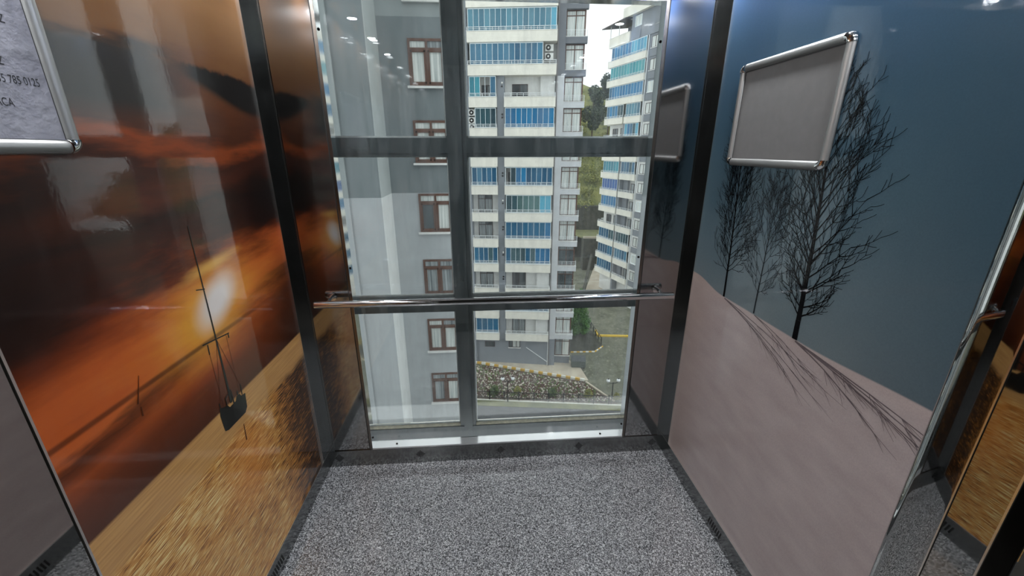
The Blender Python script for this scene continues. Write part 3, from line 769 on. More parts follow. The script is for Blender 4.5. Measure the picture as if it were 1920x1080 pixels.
# ------------------------------------------------------------------ grey apartment block close by on the left
ga = empty('grey_apartment_block', (-3.84, 16.2, -24.5)); tag(ga, 'nearby grey apartment block with brown-framed windows, left of the mullion', 'building')
def gl(o): return o
GX, GY, GZ = -3.84, 16.2, -24.5
ZB1, ZB2 = -0.24, 6.25
M_gl = render_mat('grey_block_light_paint', (174, 178, 181)); M_gd = render_mat('grey_block_dark_paint', (116, 124, 127)); M_gu = render_mat('grey_block_upper_paint', (146, 153, 154))
for z0, z1, mt in ((GZ, ZB1, M_gl), (ZB1, ZB2, M_gd), (ZB2, 11.4, M_gu)):
    box('wall_front', mt, ga, 0.0, -0.80 - GX, 18.0 - GY, 30 - GY, z0 - GZ, z1 - GZ)
    box('wall_wing', mt, ga, -7.0, 0.0, 0.0, 30 - GY, z0 - GZ, z1 - GZ)
box('pilaster', M_gu, ga, -7.0, -1.20, -0.07, 0.0, ZB1 - GZ, 11.4 - GZ)
box('pilaster', M_gl, ga, -7.0, -1.20, -0.07, 0.0, 0.0, ZB1 - GZ)
box('corner_strip', render_mat('corner_strip_pale_paint', (212, 214, 214)), ga, 0.0, 0.03, -0.02, 1.80, 0.0, ZB1 - GZ)
box('corner_strip', render_mat('corner_strip_grey_paint', (164, 170, 170)), ga, 0.0, 0.03, -0.02, 1.80, ZB1 - GZ, 11.4 - GZ)
for k in range(-1, 7):
    zb = 3.88 - 2.9 * k
    pm = {1: [M_net, M_net, M_net, M_net], 2: [M_netg, M_net, M_net, M_net], 3: [M_netd, M_netd, M_netd, M_netd], 5: [M_netd, M_netd, M_net, M_netd]}.get(k, [M_net, M_net, M_net, M_netd])
    w = door_unit(ga, -2.70 - GX, -1.28 - GX, zb - GZ, zb + 1.65 - GZ, 17.955 - GY, M_brown, 2, 0.36, pm, 'window', M_white, fw=0.09)
    x0, x1 = -2.70 - GX, -1.28 - GX; y = 17.955 - GY
    m = MB()   # sash frame of the lower lights
    for a, b_ in ((x0 + 0.09, x0 + 0.66), (x0 + 0.76, x1 - 0.09)):
        zl, zh = zb - GZ + 0.09, zb - GZ + 1.65 - 0.36 - 0.045
        m.box(a, b_, y - 0.01, y + 0.05, zl, zl + 0.06); m.box(a, b_, y - 0.01, y + 0.05, zh - 0.06, zh)
        m.box(a, a + 0.06, y - 0.01, y + 0.05, zl, zh); m.box(b_ - 0.06, b_, y - 0.01, y + 0.05, zl, zh)
    m.build('sash', M_brown, w)

# ------------------------------------------------------------------ cream apartment block in the middle
CA = R_(-8.18)
cb = empty('cream_apartment_block', (-1.10, 45.35, -25.3), CA); tag(cb, 'tall cream and grey apartment block with blue glazed balconies, right of the mullion', 'building')
Z0 = -25.3
def cz(z): return z - Z0
TOP = cz(14.3 - 2.9 * -2)
zsplit = cz(14.3 - 2.9 * 2); zlow = cz(14.3 - 2.9 * 12)
box('wall', M_white, cb, -1.5, 8.9, 1.35, 12, 0, TOP)
box('wall_pillar', M_midgrey, cb, 2.86, 3.61, 0.40, 1.35, cz(14.3 - 2.9 * 12), zsplit)
box('wall_base', M_midgrey, cb, -1.5, 9.0, 0.80, 1.35, 0, cz(14.3 - 2.9 * 12) + 0.02)
box('wall_side', M_midgrey, cb, -1.5, -0.02, 0.5, 1.35, 0, TOP)
box('wall_strip', M_dkgrey, cb, 8.80, 9.62, 0.78, 12, zsplit, TOP); box('wall_strip', M_ltgrey, cb, 8.80, 9.62, 0.78, 12, zlow, zsplit); box('wall_strip', M_midgrey, cb, 8.80, 9.62, 0.78, 12, 0, zlow)
box('wall_bay', M_dkgrey, cb, 9.62, 11.52, 1.45, 12, zsplit, TOP); box('wall_bay', M_ltgrey, cb, 9.62, 11.52, 1.45, 12, zlow, zsplit); box('wall_bay', M_midgrey, cb, 9.62, 11.52, 1.45, 12, 0, zlow)
box('drain_pipe', M_pipe, cb, 8.83, 8.93, 0.64, 0.76, 0, TOP)
# rows: i -> (left glazing, left span, right glazing, right span, extra)
def rep(c, n): return [c] * n
for i in range(-1, 13):
    z = cz(14.3 - 2.9 * i)
    if i <= 2:
        if i == 2: balcony(cb, 0.0, 8.78, z, 1.35, glaze=rep('steel', 13), gx=(0.28, 7.42), n_posts=15)
        else: balcony(cb, 0.0, 8.78, z, 1.35, glaze=rep('slate', 15) + ['sky'], gx=(0.15, 8.66), n_posts=15)
        continue
    ls, lg, rg, rs = None, None, None, None
    if i == 3: lg = ['teal', 'teal', None, None, 'steel']
    elif i == 4: lg, ls = rep('dark', 4), (0.62, 2.74)
    elif i in (5, 6, 9): lg = ['deep', 'deep', 'deep', 'dark', 'deep'] if i == 9 else ['deep', 'steel', 'deep', 'deep', 'deep']
    elif i in (11, 12): lg = ['deep', 'steel', 'deep', 'deep']
    if i == 4: rg = rep('blue', 9)
    elif i == 5: rg = rep('steel', 9)
    elif i == 6: rg = [None, 'dark', 'blue', 'blue', 'deep', 'deep', 'deep', 'deep', 'deep']
    elif i == 7: rg, rs = ['dark', 'dark', 'green', 'green', 'green', 'green', 'sky', 'sky'], (3.78, 8.62)
    elif i == 8: rg = ['deep', 'deep', 'deep', 'deep', 'deep', 'deep', 'deep', 'blue']
    elif i == 9: rg = ['deep', 'dark', 'dark', 'dark', 'deep', 'dark', 'blue', 'blue', 'blue']
    elif i == 11: rg = rep('deep', 9)
    balcony(cb, 0.0, 2.86, z, 1.35, glaze=lg, gx=ls)
    balcony(cb, 3.61, 8.78, z, 1.35, glaze=rg, gx=rs, n_posts=9)
    if not lg: door_unit(cb, 0.52, 2.12, z + 0.16, z + 2.78, 1.28, M_dkframe, 2, 0.45, [M_netd, M_netd, M_netd, M_netg], 'balcony_door')
    elif i == 3: door_unit(cb, 1.2, 2.3, z + 0.16, z + 2.2, 1.28, M_dkframe, 2, 0, [M_netg, M_netd], 'balcony_door')
    if not rg: door_unit(cb, 4.35, 5.95, z + 0.16, z + (2.25 if i == 3 else 2.78), 1.28, M_dkframe, 2, 0.0, [M_netd, M_netd] if i == 12 else [M_dkglass, M_netg], 'balcony_door')
    elif i == 6: door_unit(cb, 3.9, 4.9, z + 0.16, z + 2.3, 1.28, M_dkframe, 1, 0, [M_dkglass], 'balcony_door')
    if not rg: box('side_wall', M_white, cb, 7.25, 8.7, 0.9, 1.34, z + 0.16, z + 2.9)
# bay windows with their small balconies
for i in range(-1, 13):
    z = cz(14.27 - 2.9 * i); mt = M_dkgrey if i <= 2 else M_ltgrey
    b = MB().box(9.56, 11.74, 0.95, 1.46, z, z + 0.55).build('bay_balcony', mt, cb)
    box('coping', M_coping, b, 9.53, 11.77, 0.92, 1.45, z + 0.55, z + 0.60)
    m = MB()
    for zz_ in (0.68, 0.80, 0.92, 1.04, 1.16):
        s_ = 0.022 if zz_ < 1.1 else 0.03
        m.box(9.58, 11.72, 0.97, 0.99, z + zz_ - s_ / 2, z + zz_ + s_ / 2); m.box(11.70, 11.72, 0.97, 1.45, z + zz_ - s_ / 2, z + zz_ + s_ / 2)
    for k in range(5):
        x = 9.60 + 2.10 * k / 4; m.box(x - 0.018, x + 0.018, 0.965, 1.0, z + 0.6, z + 1.17)
    m.build('railing', M_rail, b)
    pmats = [M_net, M_net, M_net, M_net] if i not in (9, 10) else [M_netg, M_netd, M_netg, M_netd]
    m = MB()
    w = door_unit(cb, 9.66, 11.48, z + 0.60, z + 2.88, 1.385, M_brown, 2, 0.46, pmats, 'bay_window', fw=0.08)
    box('corner_frame', M_brown, w, 11.44, 11.54, 1.36, 1.46, z + 0.60, z + 2.88)
door_unit(cb, 9.66, 11.48, cz(14.27 - 2.9 * 13) + 0.45, cz(14.27 - 2.9 * 13) + 2.88, 1.385, M_brown, 2, 0.46, [M_netd, M_netd, M_net, M_net], 'bay_window', M_white, fw=0.08)
# small things on the facade: air conditioners, lamps, basement windows
def ac_unit(par, x, y, z, face='-y'):
    a = box('ac_unit', M_acw, par, x - 0.40, x + 0.40, y, y + 0.3, z, z + 0.58)
    m = MB(); m.tube((x - 0.10, y + 0.005, z + 0.29), (x - 0.10, y - 0.02, z + 0.29), 0.24, 0.24, 20)
    f = m.build('fan_grille', M_screw, a)
    MB().tube((x - 0.10, y - 0.02, z + 0.29), (x - 0.10, y - 0.03, z + 0.29), 0.09, 0.09, 14).build('fan_hub', M_acw, f); return a
z = cz(14.3 - 2.9 * 2); ac_unit(cb, 8.05, 0.55, z + 2.15); ac_unit(cb, 8.05, 0.55, z + 1.40)
z = cz(14.3 - 2.9 * 4); ac_unit(cb, 0.30, 0.35, z + 2.15); ac_unit(cb, 0.30, 0.35, z + 1.40); ac_unit(cb, 0.30, 0.35, z + 0.75)
for i in range(3, 11):
    z = cz(14.3 - 2.9 * i)
    m = MB(); m.ball((3.40, 0.30, z + 2.25), 0.10, 10, 7); m.build('wall_lamp', M_acw if i % 2 else M_screw, cb); MB().ball((3.38, 0.33, z + 1.95), 0.09, 10, 7).build('wall_lamp', M_screw, cb)
door_unit(cb, 1.0, 2.2, cz(-21.75), cz(-21.05), 0.74, M_dkframe, 2, 0, [M_netg], 'basement_window'); door_unit(cb, 3.95, 5.35, cz(-21.75), cz(-20.70), 0.74, M_dkframe, 3, 0, [M_netg, M_net, M_net], 'basement_window', M_white)
box('corner_pipe', M_rail, cb, 8.72, 8.80, 0.70, 0.79, 0, cz(-20.5))
MB().bar((6.1, 0.76, cz(-21.7)), (8.7, 0.76, cz(-23.6)), 0.07).build('sloping_pipe', M_rail, cb)

# ------------------------------------------------------------------ cream apartment block on the right, seen along its face
RA = math.atan2(-9.11, 2.83)
rb = empty('white_apartment_block', (21.36, 74.31, -25.0), RA); tag(rb, 'white and grey apartment block seen obliquely beside the right window edge', 'building')
Z1 = -25.0
def rz(z): return z - Z1
box('wall', M_white, rb, 0.0, 9.6, 1.3, 16, 0, rz(17.1))
box('wall_mid', M_midgrey, rb, 5.15, 5.55, 0.25, 1.3, 0, rz(17.1 - 2.9 * 4))
box('wall_strip', M_midgrey, rb, 9.62, 14.5, 0.45, 16, rz(8.4), rz(20.4)); box('wall_strip', M_white, rb, 9.62, 14.5, 0.45, 16, 0, rz(8.4))
box('drain_pipe', M_rail, rb, 9.60, 9.70, 0.25, 0.40, 0, rz(17.1))
mats = {1: ['blue'] * 10, 2: ['aqua'] * 10, 3: ['blue'] * 11}
for i in range(0, 14):
    z = rz(17.1 - 2.9 * i)
    if i == 0: continue
    if i <= 3:
        gm = {1: ['deep'] + rep('blue', 6) + rep('sky', 5), 2: rep('aqua', 12), 3: ['deep'] + rep('blue', 11)}[i]
        balcony(rb, 0.0, 9.54, z, 1.3, glaze=gm, gx=(0.8, 9.4), n_posts=13, railh=0.3)
        continue
    lgl = {4: ['deep', 'blue', 'steel', 'blue', 'dark', 'dark'], 5: None, 6: rep('blue', 6), 7: rep('teal', 6), 8: rep('royal', 6), 9: rep('blue', 6), 10: None,
           11: ['deep', 'deep', 'steel', 'deep', 'dark', 'dark'], 12: rep('deep', 6), 13: rep('deep', 6)}[i]
    rgl = {4: rep('slate', 5), 5: ['sky', 'blue', 'steel', 'dark', 'sky'], 6: None, 7: ['deep', 'steel', 'deep', 'dark', 'deep'], 8: None, 9: None, 10: None, 11: rep('dark', 5), 12: rep('steel', 5), 13: None}[i]
    balcony(rb, 0.0, 5.15, z, 1.3, glaze=lgl, gx=(0.5, 5.0), railh=0.3, n_posts=7)
    balcony(rb, 5.55, 9.54, z, 1.3, glaze=rgl, gx=(5.75, 9.2), railh=0.3, n_posts=6)
    if lgl is None: door_unit(rb, 1.0, 2.4, z + 0.16, z + 2.3, 1.22, M_dkframe, 2, 0, [M_dkglass, M_netg], 'balcony_door'); door_unit(rb, 3.2, 4.8, z + 0.16, z + 2.3, 1.22, M_dkframe, 2, 0, [M_netd, M_netg], 'balcony_door')
    if rgl is None: box('partition', M_midgrey, rb, 5.6, 6.9, 0.9, 1.29, z + 0.16, z + 2.9); door_unit(rb, 7.3, 8.9, z + 0.16, z + 2.3, 1.22, M_dkframe, 2, 0, [M_netd, M_dkglass], 'balcony_door')
for i in range(-1, 14):
    z = rz(17.1 - 2.9 * i)
    if i > -1:
        box('parapet_panel', M_midgrey, rb, 9.95, 12.6, 0.36, 0.46, z + 0.02, z + 1.05)
    door_unit(rb, 10.15, 11.9, z + 1.12, z + 2.60, 0.40, M_dkframe if i % 3 else M_alw, 2, 0, [M_net, M_net], 'window', M_white)
    door_unit(rb, 12.5, 13.9, z + 1.12, z + 2.60, 0.40, M_dkframe, 2, 0, [M_net, M_netd], 'window', M_white)
# far-end side balconies
for i in range(1, 14):
    z = rz(17.1 - 2.9 * i)
    b = MB().box(-1.0, -0.02, 1.4, 3.4, z - 0.05, z + 0.65).build('end_balcony', M_white, rb)
    m = MB(); m.box(-0.98, -0.95, 1.42, 3.38, z + 1.15, z + 1.20); m.box(-0.98, -0.04, 1.42, 1.45, z + 1.15, z + 1.20)
    for k in range(4): m.box(-0.98 + 0.3 * k, -0.95 + 0.3 * k, 1.42, 1.45, z + 0.65, z + 1.18)
    m.build('railing', M_rail, b)
# roof storey: terrace, awning, set-back rooms and heavy parapet
b = balcony(rb, 0.0, 5.35, rz(17.1), 1.3, ph=1.35, rail=False)
box('roof_room', M_midgrey, rb, 5.35, 14.5, 0.30, 12, rz(17.1), rz(20.45)); box('roof_panel', M_midgrey, rb, 5.5, 7.6, 0.16, 0.31, rz(17.15), rz(18.75))
door_unit(rb, 6.15, 7.7, rz(18.8), rz(20.2), 0.24, M_alw, 2, 0, [M_net, M_net], 'window')
box('roof_parapet', M_cream, rb, 3.70, 15.0, -0.25, 12, rz(20.45), rz(21.75))
M_awn = flat_mat('dark_terrace_awning', (84, 78, 80), 0.6)
aw = MB(); aw.face_block([(-1.5, -0.6, rz(20.2)), (4.9, -0.6, rz(20.35)), (4.9, 5, rz(21.2)), (-1.5, 5, rz(21.0)), (-1.5, -0.6, rz(20.08)), (4.9, -0.6, rz(20.23)), (4.9, 5, rz(21.08)), (-1.5, 5, rz(20.88))],
              [(0, 1, 2, 3), (7, 6, 5, 4), (0, 4, 5, 1), (1, 5, 6, 2), (2, 6, 7, 3), (3, 7, 4, 0)])
a_ = aw.build('terrace_awning', M_awn, rb)
for x in (0.1, 2.4): box('awning_post', M_rail, a_, x, x + 0.09, 0.05, 0.14, rz(18.5), rz(20.15))
box('terrace_wall', M_dkgrey, rb, 0.6, 5.35, 3.0, 12, rz(17.1), rz(20.3))

# ------------------------------------------------------------------ ground
def ground_mat(name, c, c2, scale=1.0, c3=None, thr=0.6):
    t = NT(name); v, x, y, z = t.coords()
    f = t.noise(v, scale, 8.0, 0.65); col = t.ramp(f, [(0.35, lin(c)), (0.65, lin(c2))])
    if c3: col = t.mix(t.sstep(t.noise(v, scale * 5, 4.0, 0.7), thr, thr + 0.08), col, lin(c3))
    t.principled(Base_Color=col, Roughness=0.9); return t.m
M_lot = ground_mat('mossy_lot_surface', (84, 86, 72), (116, 116, 100), 0.45, (146, 144, 128), 0.57)
M_asph = ground_mat('grey_asphalt', (56, 58, 61), (80, 82, 86), 0.7)
M_bed = ground_mat('planted_bed_soil', (72, 60, 50), (98, 86, 70), 0.8, (112, 108, 88), 0.6)
M_grass = ground_mat('dull_verge_grass', (92, 96, 62), (124, 124, 84), 0.8)
M_conc = ground_mat('pale_concrete', (176, 164, 146), (200, 190, 172), 0.6)
M_stone = ground_mat('dark_rubble_wall', (50, 50, 44), (80, 79, 69), 1.2, (112, 110, 98), 0.62)
M_hill = ground_mat('bushy_hillside', (84, 90, 50), (134, 132, 76), 0.12, (64, 72, 42), 0.55)
GZ0 = -24.5
def G(x, y): return max(GZ0, -0.0159 * x + 0.07 * y - 27.22)
def bed_slab(name, mat, pts, up, label):
    m = MB(); n = len(pts)
    vs = [(p[0], p[1], GZ0 - 0.5) for p in pts] + [(p[0], p[1], G(*p) + up) for p in pts]
    m.face_block(vs, [(k, (k + 1) % n, n + (k + 1) % n, n + k) for k in range(n)] + [tuple(range(n, 2 * n))]); return struct(m.build(name, mat), label)
def slab(name, mat, pts, z0, z1, label):
    m = MB(); m.prism(pts, 'z', z0, z1); o = m.build(name, mat); return struct(o, label)
slab('ground_lot', M_lot, [(-60, 1), (140, 1), (140, 150), (-60, 150)], GZ0 - 0.6, GZ0, 'mossy grey yard between the apartment blocks')
slab('ground_road', M_asph, [(-30, 20), (60, 20), (60, 30.5), (14.2, 35.4), (-1.2, 37.5), (-30, 38.5)], GZ0, GZ0 + 0.02, 'grey asphalt road below the fence')
slab('ground_verge', M_grass, [(-12, 37.9), (-1.2, 37.55), (14.2, 35.45), (15.2, 36.3), (14.3, 36.5), (-1.0, 38.7), (-12, 39.5)], GZ0, GZ0 + 0.05, 'narrow grass verge along the fence')
bv_, bf_ = [], []
for j in range(13):
    for i in range(27):
        u, w = i / 26, j / 12
        tp_ = Vector((-12, 49.36)).lerp(Vector((11.6, 41.35)), u); bt_ = Vector((-12, 39.6)).lerp(Vector((14.2, 36.55)), u); q = bt_.lerp(tp_, w)
        bv_.append((q.x, q.y, G(q.x, q.y) + 0.03))
bf_ = [(j * 27 + i, j * 27 + i + 1, (j + 1) * 27 + i + 1, (j + 1) * 27 + i) for j in range(12) for i in range(26)]
struct(MB().face_block(bv_, bf_).build('ground_bed', M_bed, fix=False), 'planted bed below the cream block')
bed_slab('ground_apron', M_conc, [(-6, 47.5), (-1.05, 45.8), (11.6, 41.5), (12.1, 41.5), (11.7, 44.6), (10.2, 46.5), (-6, 49)], 0.12, 'pale concrete apron round the cream block')
pl = struct(MB().bar((11.75, 41.2, GZ0 + 0.08), (13.85, 37.1, GZ0 + 0.08), 0.22, 0.12).build('trim_path', M_conc), 'pale concrete edging running down the bed')
# yellow and white kerb
kb = empty('painted_kerb', (-1.05, 45.75, GZ0)); tag(kb, 'kerb of alternating yellow and white stones below the cream block', 'kerb')
M_ky = flat_mat('yellow_kerb_paint', (206, 164, 66), 0.8, 0, 0.2, 6); M_kw = flat_mat('white_kerb_paint', (226, 224, 214), 0.8)
kpts = [Vector((-3.0, 1.0)), Vector((0, 0)), Vector((12.7, -4.25))]
k = 0
for a, b in zip(kpts[:-1], kpts[1:]):
    n = max(1, int((b - a).length / 0.55))
    for j in range(n):
        p, q = a + (b - a) * ((j + 0.02) / n), a + (b - a) * ((j + 0.98) / n)
        gp, gq = (G(c.x - 1.05, c.y + 45.75) - GZ0 + 0.14 for c in (p, q))
        MB().bar((p.x, p.y, gp), (q.x, q.y, gq), 0.22, 0.28).build('kerb_stone', M_ky if k % 2 else M_kw, kb); k += 1
# dumpster
db = empty('dumpster', (11.55, 44.6, GZ0 + 0.12), R_(-8)); tag(db, 'grey metal rubbish container beside the bay of the cream block', 'dumpster')
M_bin = flat_mat('dull_green_bin', (96, 104, 102), 0.5, 0.3)
MB().prism([(-0.55, 0.25), (0.55, 0.25), (0.68, 1.15), (-0.68, 1.15)], 'x', -0.85, 0.85).build('container_body', M_bin, db)
MB().prism([(-0.70, 1.15), (0.70, 1.15), (0.45, 1.42), (-0.45, 1.42)], 'x', -0.88, 0.88).build('lid', flat_mat('dark_bin_lid', (70, 74, 76), 0.5), db)
for x in (-0.7, 0.7):
    for y in (-0.4, 0.4): MB().tube((x - 0.04, y, 0.12), (x + 0.04, y, 0.12), 0.12, n=12).build('wheel', M_black, db)
# low walls and yard kerbs
M_yel = flat_mat('yellow_line_paint', (222, 186, 70), 0.8, 0, 0.15, 4)
yk = MB().bar((16.5, 53.4, GZ0 + 0.12), (23.5, 52.6, GZ0 + 0.12), 0.28, 0.26).bar((16.55, 53.4, GZ0 + 0.12), (16.75, 55.2, GZ0 + 0.12), 0.28, 0.26).build('yard_kerb', M_yel); tag(yk, 'long yellow kerb crossing the yard at the right', 'kerb')
bw = empty('striped_kerb', (11.5, 48.7, GZ0)); tag(bw, 'low curved kerb of white and yellow stones round the conifer bed', 'kerb')
k = 0
for a, b in ((Vector((0, 0)), Vector((3.3, -0.1))), (Vector((3.3, -0.1)), Vector((4.85, 1.4)))):
    n = int((b - a).length / 0.4)
    for j in range(n):
        p, q = a + (b - a) * (j / n), a + (b - a) * ((j + 0.95) / n)
        MB().bar((p.x, p.y, 0.07), (q.x, q.y, 0.07), 0.16, 0.14).build('kerb_stone', M_kw if k % 2 else M_ky, bw); k += 1
slab('ground_conifer_bed', M_stone, [(11.4, 48.9), (14.8, 48.8), (16.2, 50.3), (16.2, 54), (15.5, 60), (11.4, 60)], GZ0, GZ0 + 0.10, 'rubble covered bed round the conifer')
fg = empty('guard_railing', (16.30, 50.4, GZ0)); tag(fg, 'short dark guard railing beside the conifer', 'railing')
m = MB(); m.bar((0, 0.4, 1.0), (-0.12, 8.5, 1.0), 0.06); m.bar((0, 0.4, 0.5), (-0.12, 8.5, 0.5), 0.04); m.build('rail', M_screw, fg)
for k in range(7): MB().box(-0.04 - 0.02 * k, 0.04 - 0.02 * k, 0.4 + 1.35 * k - 0.04, 0.4 + 1.35 * k + 0.04, 0, 1.05).build('post', M_screw, fg)

# foliage made of many small leaf blades
def leaves(name, mat, parent, centers, radii, n, size, seed=1, flat=1.0):
    r = np.random.default_rng(seed); cs = np.array(centers, float); rd = np.array(radii, float)
    k = r.integers(0, len(cs), n); dvec = r.normal(size=(n, 3)); dvec /= np.linalg.norm(dvec, axis=1)[:, None]
    p = cs[k] + dvec * (rd[k] * r.uniform(0.55, 1.0, n) ** 0.5)[:, None] * np.array([1, 1, flat])
    a = r.normal(size=(n, 3)); a /= np.linalg.norm(a, axis=1)[:, None]; b = np.cross(a, dvec); b /= np.linalg.norm(b, axis=1)[:, None] + 1e-9
    s = size * r.uniform(0.6, 1.4, n)[:, None]
    V = np.empty((n * 4, 3)); V[0::4] = p - a * s; V[1::4] = p + b * s * 0.6; V[2::4] = p + a * s; V[3::4] = p - b * s * 0.6
    me = bpy.data.meshes.new(name); me.from_pydata(V.tolist(), [], np.arange(n * 4).reshape(n, 4).tolist()); me.materials.append(mat)
    o = bpy.data.objects.new(name, me); C.objects.link(o)
    if parent is not None: o.parent = parent
    return o
def leaf_mat(name, c, c2):
    t = NT(name); v, x, y, z = t.coords(); f = t.noise(v, 1.4, 4.0)
    t.principled(Base_Color=t.ramp(f, [(0.3, lin(c)), (0.7, lin(c2))]), Roughness=0.7); return t.m
M_lcon = leaf_mat('conifer_green', (50, 92, 40), (98, 140, 66)); M_lhill = leaf_mat('hill_bush_green', (92, 104, 44), (158, 154, 84)); M_ldark = leaf_mat('dark_tree_green', (40, 50, 38), (72, 82, 60))
M_lshrub = leaf_mat('shrub_green', (62, 84, 44), (112, 128, 64)); M_trunk = flat_mat('brown_bark', (84, 70, 56), 0.9)
M_lyel = leaf_mat('yellowing_shrub', (110, 116, 50), (166, 156, 74))
# conifer
cf = empty('conifer', (14.0, 54.5, GZ0 + 0.1)); tag(cf, 'bushy green conifer behind the bay of the cream block', 'tree')
cc, cr = [], []
for k in range(60):
    h = k / 59; rr_ = 1.75 * (1 - h) ** 0.8 + 0.12
    for j in range(max(2, int(7 * (1 - h)))):
        a = random.uniform(0, 6.28); q = rr_ * random.uniform(0.3, 0.85); cc.append((q * math.cos(a), q * math.sin(a), 0.5 + 6.3 * h)); cr.append(0.2 + 0.35 * (1 - h))
leaves('foliage', M_lcon, cf, cc, cr, 12000, 0.10, 5); MB().tube((0, 0, 0), (0, 0, 5.6), 0.16, 0.03, 8).build('trunk', M_trunk, cf)
# fence along the verge
fa, fb = Vector((-6.0, 39.25)), Vector((14.6, 36.25))
fn = empty('iron_fence', (fa.x, fa.y, GZ0)); tag(fn, 'black iron fence on a white base along the planted bed', 'fence')
dv = fb - fa; NP = 13
MB().bar((0, 0, 0.08), (dv.x, dv.y, 0.08), 0.12, 0.16).build('base_wall', M_kw, fn)
for h in (0.45, 1.15): MB().bar((0, 0, h), (dv.x, dv.y, h), 0.05, 0.05).build('rail', M_screw, fn)
for k in range(NP + 1):
    p = dv * (k / NP); MB().box(p.x - 0.05, p.x + 0.05, p.y - 0.05, p.y + 0.05, 0.2, 1.3).build('post', M_screw, fn)
m = MB()
for k in range(120):
    p = dv * ((k + 0.5) / 120); m.box(p.x - 0.012, p.x + 0.012, p.y - 0.012, p.y + 0.012, 0.4, 1.2)
o = m.build('pickets', M_screw, fn); o['kind'] = 'stuff'
# twin-globe garden lamps
M_globe = flat_mat('milky_lamp_globe', (236, 238, 240), 0.3)
def garden_lamp(x, y, label):
    o = empty('garden_lamp', (x, y, GZ0)); tag(o, label, 'street lamp', 'twin globe lamps by the bed')
    MB().tube((0, 0, 0), (0, 0, 2.7), 0.06, 0.045, 10).build('pole', M_screw, o)
    MB().path([(-0.55, 0, 2.75), (-0.3, 0, 2.6), (0, 0, 2.6), (0.3, 0, 2.6), (0.55, 0, 2.75)], 0.035, 8).build('arm', M_screw, o)
    for s in (-0.55, 0.55):
        g = MB().ball((s, 0, 2.93), 0.2, 14, 10).build('globe', M_globe, o)
        MB().tube((s, 0, 3.11), (s, 0, 3.18), 0.10, 0.05, 14).build('cap', M_screw, g)
garden_lamp(2.30, 37.9, 'twin-globe garden lamp standing in the middle of the fence'); garden_lamp(13.4, 36.7, 'twin-globe garden lamp near the end of the pale edging')
# shrubs along the fence
for k, (x, y, s, mt, lb) in enumerate(((0.9, 39.3, 0.75, M_lshrub, 'round green shrub at the fence left of the middle lamp'), (3.5, 39.4, 0.55, M_lyel, 'small yellowish shrub just right of the middle lamp'),
        (7.3, 38.5, 0.7, M_lshrub, 'dark green shrub at the middle of the right-hand pane'), (11.2, 37.9, 0.7, M_lyel, 'light green shrub left of the far lamp'), (14.2, 37.4, 0.5, M_lyel, 'small light shrub right of the far lamp'))):
    o = empty('shrub', (x, y, GZ0 + 0.05)); tag(o, lb, 'shrub', 'shrubs along the iron fence')
    leaves('foliage', mt, o, [(0, 0, s * 0.8), (0.25 * s, 0.1, s * 0.6), (-0.3 * s, 0, s * 0.6), (0, 0, 1.3 * s)], [s * 0.7, s * 0.55, s * 0.55, s * 0.4], 700, 0.09, 20 + k)
    MB().tube((0, 0, 0), (0, 0, s * 0.8), 0.05, 0.03, 6).build('stem', M_trunk, o)
# stones and low plants scattered over the bed: nobody could count them
def scatter(name, mat, n, size, poly, seed, label, cat, up=0.5):
    r = np.random.default_rng(seed); V = []; F = []
    P = np.array(poly)
    def inside(x, y):
        c = False; j = len(P) - 1
        for i in range(len(P)):
            if (P[i][1] > y) != (P[j][1] > y) and x < (P[j][0] - P[i][0]) * (y - P[i][1]) / (P[j][1] - P[i][1]) + P[i][0]: c = not c
            j = i
        return c
    k = 0
    while k < n:
        x, y = r.uniform(P[:, 0].min(), P[:, 0].max()), r.uniform(P[:, 1].min(), P[:, 1].max())
        if not inside(x, y): continue
        gz_ = G(x, y) + (0.03 if cat == 'ground_bed' else 0.0); s = size * r.uniform(0.5, 1.5); o = len(V); a = r.uniform(0, 6.28)
        for q in range(4): V.append((x + s * math.cos(a + q * 1.57) * r.uniform(0.6, 1), y + s * math.sin(a + q * 1.57) * r.uniform(0.6, 1), gz_ + 0.02))
        V.append((x, y, gz_ + 0.04 + s * up)); F += [(o, o + 1, o + 4), (o + 1, o + 2, o + 4), (o + 2, o + 3, o + 4), (o + 3, o, o + 4)]; k += 1
    me = bpy.data.meshes.new(name); me.from_pydata(V, [], F); me.materials.append(mat); ob = bpy.data.objects.new(name, me); C.objects.link(ob)
    ob['kind'] = 'stuff'; ob['label'] = label; ob.parent = bpy.data.objects[cat]; return ob
bedp = [(-4, 46.4), (-1.07, 45.4), (11.4, 41.1), (13.4, 37.3), (14.0, 36.8), (-1.0, 39.1), (-6, 39.8)]
scatter('bed_stones', flat_mat('pale_bed_stone', (206, 198, 184), 0.9, 0, 0.2, 3), 2600, 0.10, bedp, 1, 'pale stones strewn over the planted bed', 'ground_bed')
scatter('bed_litter', flat_mat('reddish_ground_plants', (94, 68, 58), 0.9, 0, 0.3, 3), 900, 0.16, bedp, 2, 'reddish low plants spread over the bed', 'ground_bed', 1.0)
scatter('bed_plants', M_lshrub, 450, 0.15, bedp, 3, 'green low plants spread over the bed', 'ground_bed', 1.2)
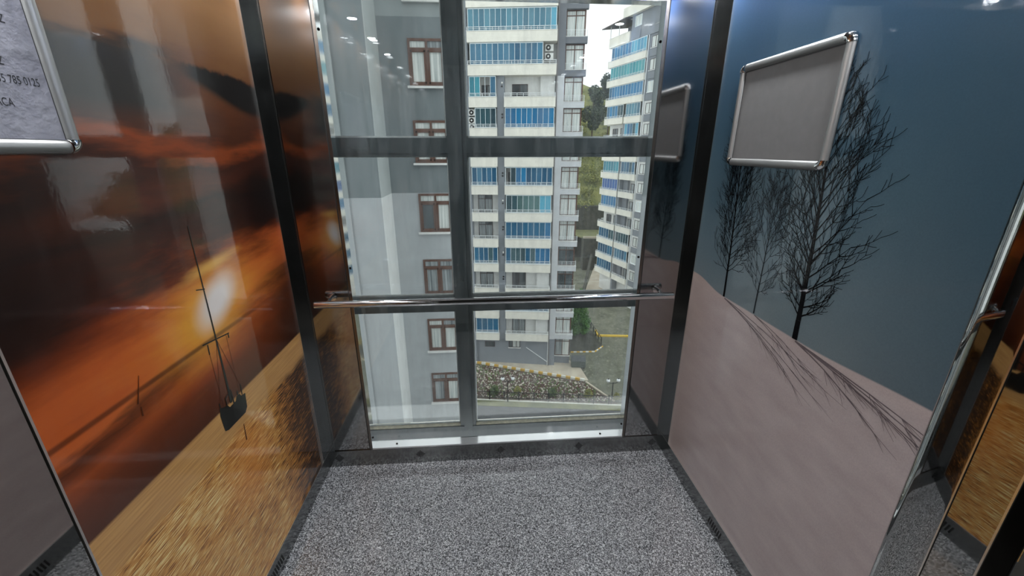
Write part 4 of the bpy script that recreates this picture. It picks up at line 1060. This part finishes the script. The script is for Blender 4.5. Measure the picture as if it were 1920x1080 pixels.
# ------------------------------------------------------------------ retaining walls and hillside behind
slab('wall_retaining_upper', M_stone, [(20, 100), (75, 94), (75, 96), (20, 102)], GZ0, -11.6, 'high dark retaining wall under the green hillside')
slab('wall_retaining_lower', M_stone, [(22.5, 88), (60, 83), (60, 85), (22.5, 90)], GZ0, -17.3, 'low dark retaining wall between the blocks')
slab('ground_terrace', M_grass, [(22.5, 90), (60, 85), (75, 94), (20, 100)], -17.6, -17.4, 'grassy strip between the retaining walls')
slab('trim_terrace', M_conc, [(22.5, 88.6), (60, 83.6), (60, 84.0), (22.5, 89.0)], -17.3, -16.9, 'pale coping of the low retaining wall')
st = struct(MB().bar((17.0, 66, GZ0 + 0.4), (24.5, 88, GZ0 + 3.5), 0.5, 0.8).build('trim_ramp', M_stone), 'dark sloping kerb wall climbing beside the cream block')
pw = struct(MB().bar((18.6, 66, GZ0 + 0.2), (26.5, 87, GZ0 + 0.5), 3.2, 0.2).build('ground_lane', M_conc), 'pale lane climbing between the blocks')
hv, hf = [], []
NX, NY = 26, 18
for j in range(NY):
    for i in range(NX):
        x = 5 + 85 * i / (NX - 1); y = 101 + 70 * j / (NY - 1)
        z = -11.8 + 38 * (j / (NY - 1)) ** 0.9 + 2.5 * math.sin(i * 0.9 + j * 0.4) * (j / NY) + random.uniform(-0.6, 0.6); hv.append((x, y, z - 0.1 * abs(i - 10)))
for j in range(NY - 1):
    for i in range(NX - 1): a = j * NX + i; hf.append((a, a + 1, a + NX + 1, a + NX))
h = MB().face_block(hv, hf, True).build('ground_hillside', M_hill, fix=False); struct(h, 'steep green hillside behind the blocks')
cs, rs_ = [], []
for k in range(420):
    i, j = random.randrange(NX), random.randrange(12); p = hv[j * NX + i]; cs.append((p[0] + random.uniform(-2, 2), p[1] + random.uniform(-2, 2), p[2] + 0.5)); rs_.append(random.uniform(0.9, 2.0))
o = leaves('hill_bushes', M_lhill, None, cs, rs_, 75000, 0.20, 9); o['kind'] = 'stuff'; o['label'] = 'yellow-green bushes covering the hillside'; o.parent = h
for k, (x, y, zb_, hgt, lb) in enumerate(((31.5, 121, 1.0, 17, 'tall dark tree on the hillside beside the white block'), (37.5, 126, 2.5, 19, 'second tall dark tree on the hillside, nearer the white block'), (25.6, 124, 2.0, 14, 'dark tree on the hillside behind the bay windows'))):
    o = empty('hill_tree', (x, y, zb_)); tag(o, lb, 'tree', 'dark trees on the hillside')
    cc = [(random.uniform(-2, 2), random.uniform(-2, 2), hgt * (0.35 + 0.6 * random.random())) for _ in range(16)]
    leaves('foliage', M_ldark, o, cc, [1.7] * 16, 4200, 0.28, 40 + k); MB().tube((0, 0, -2), (0, 0, hgt * 0.8), 0.3, 0.1, 8).build('trunk', M_trunk, o)
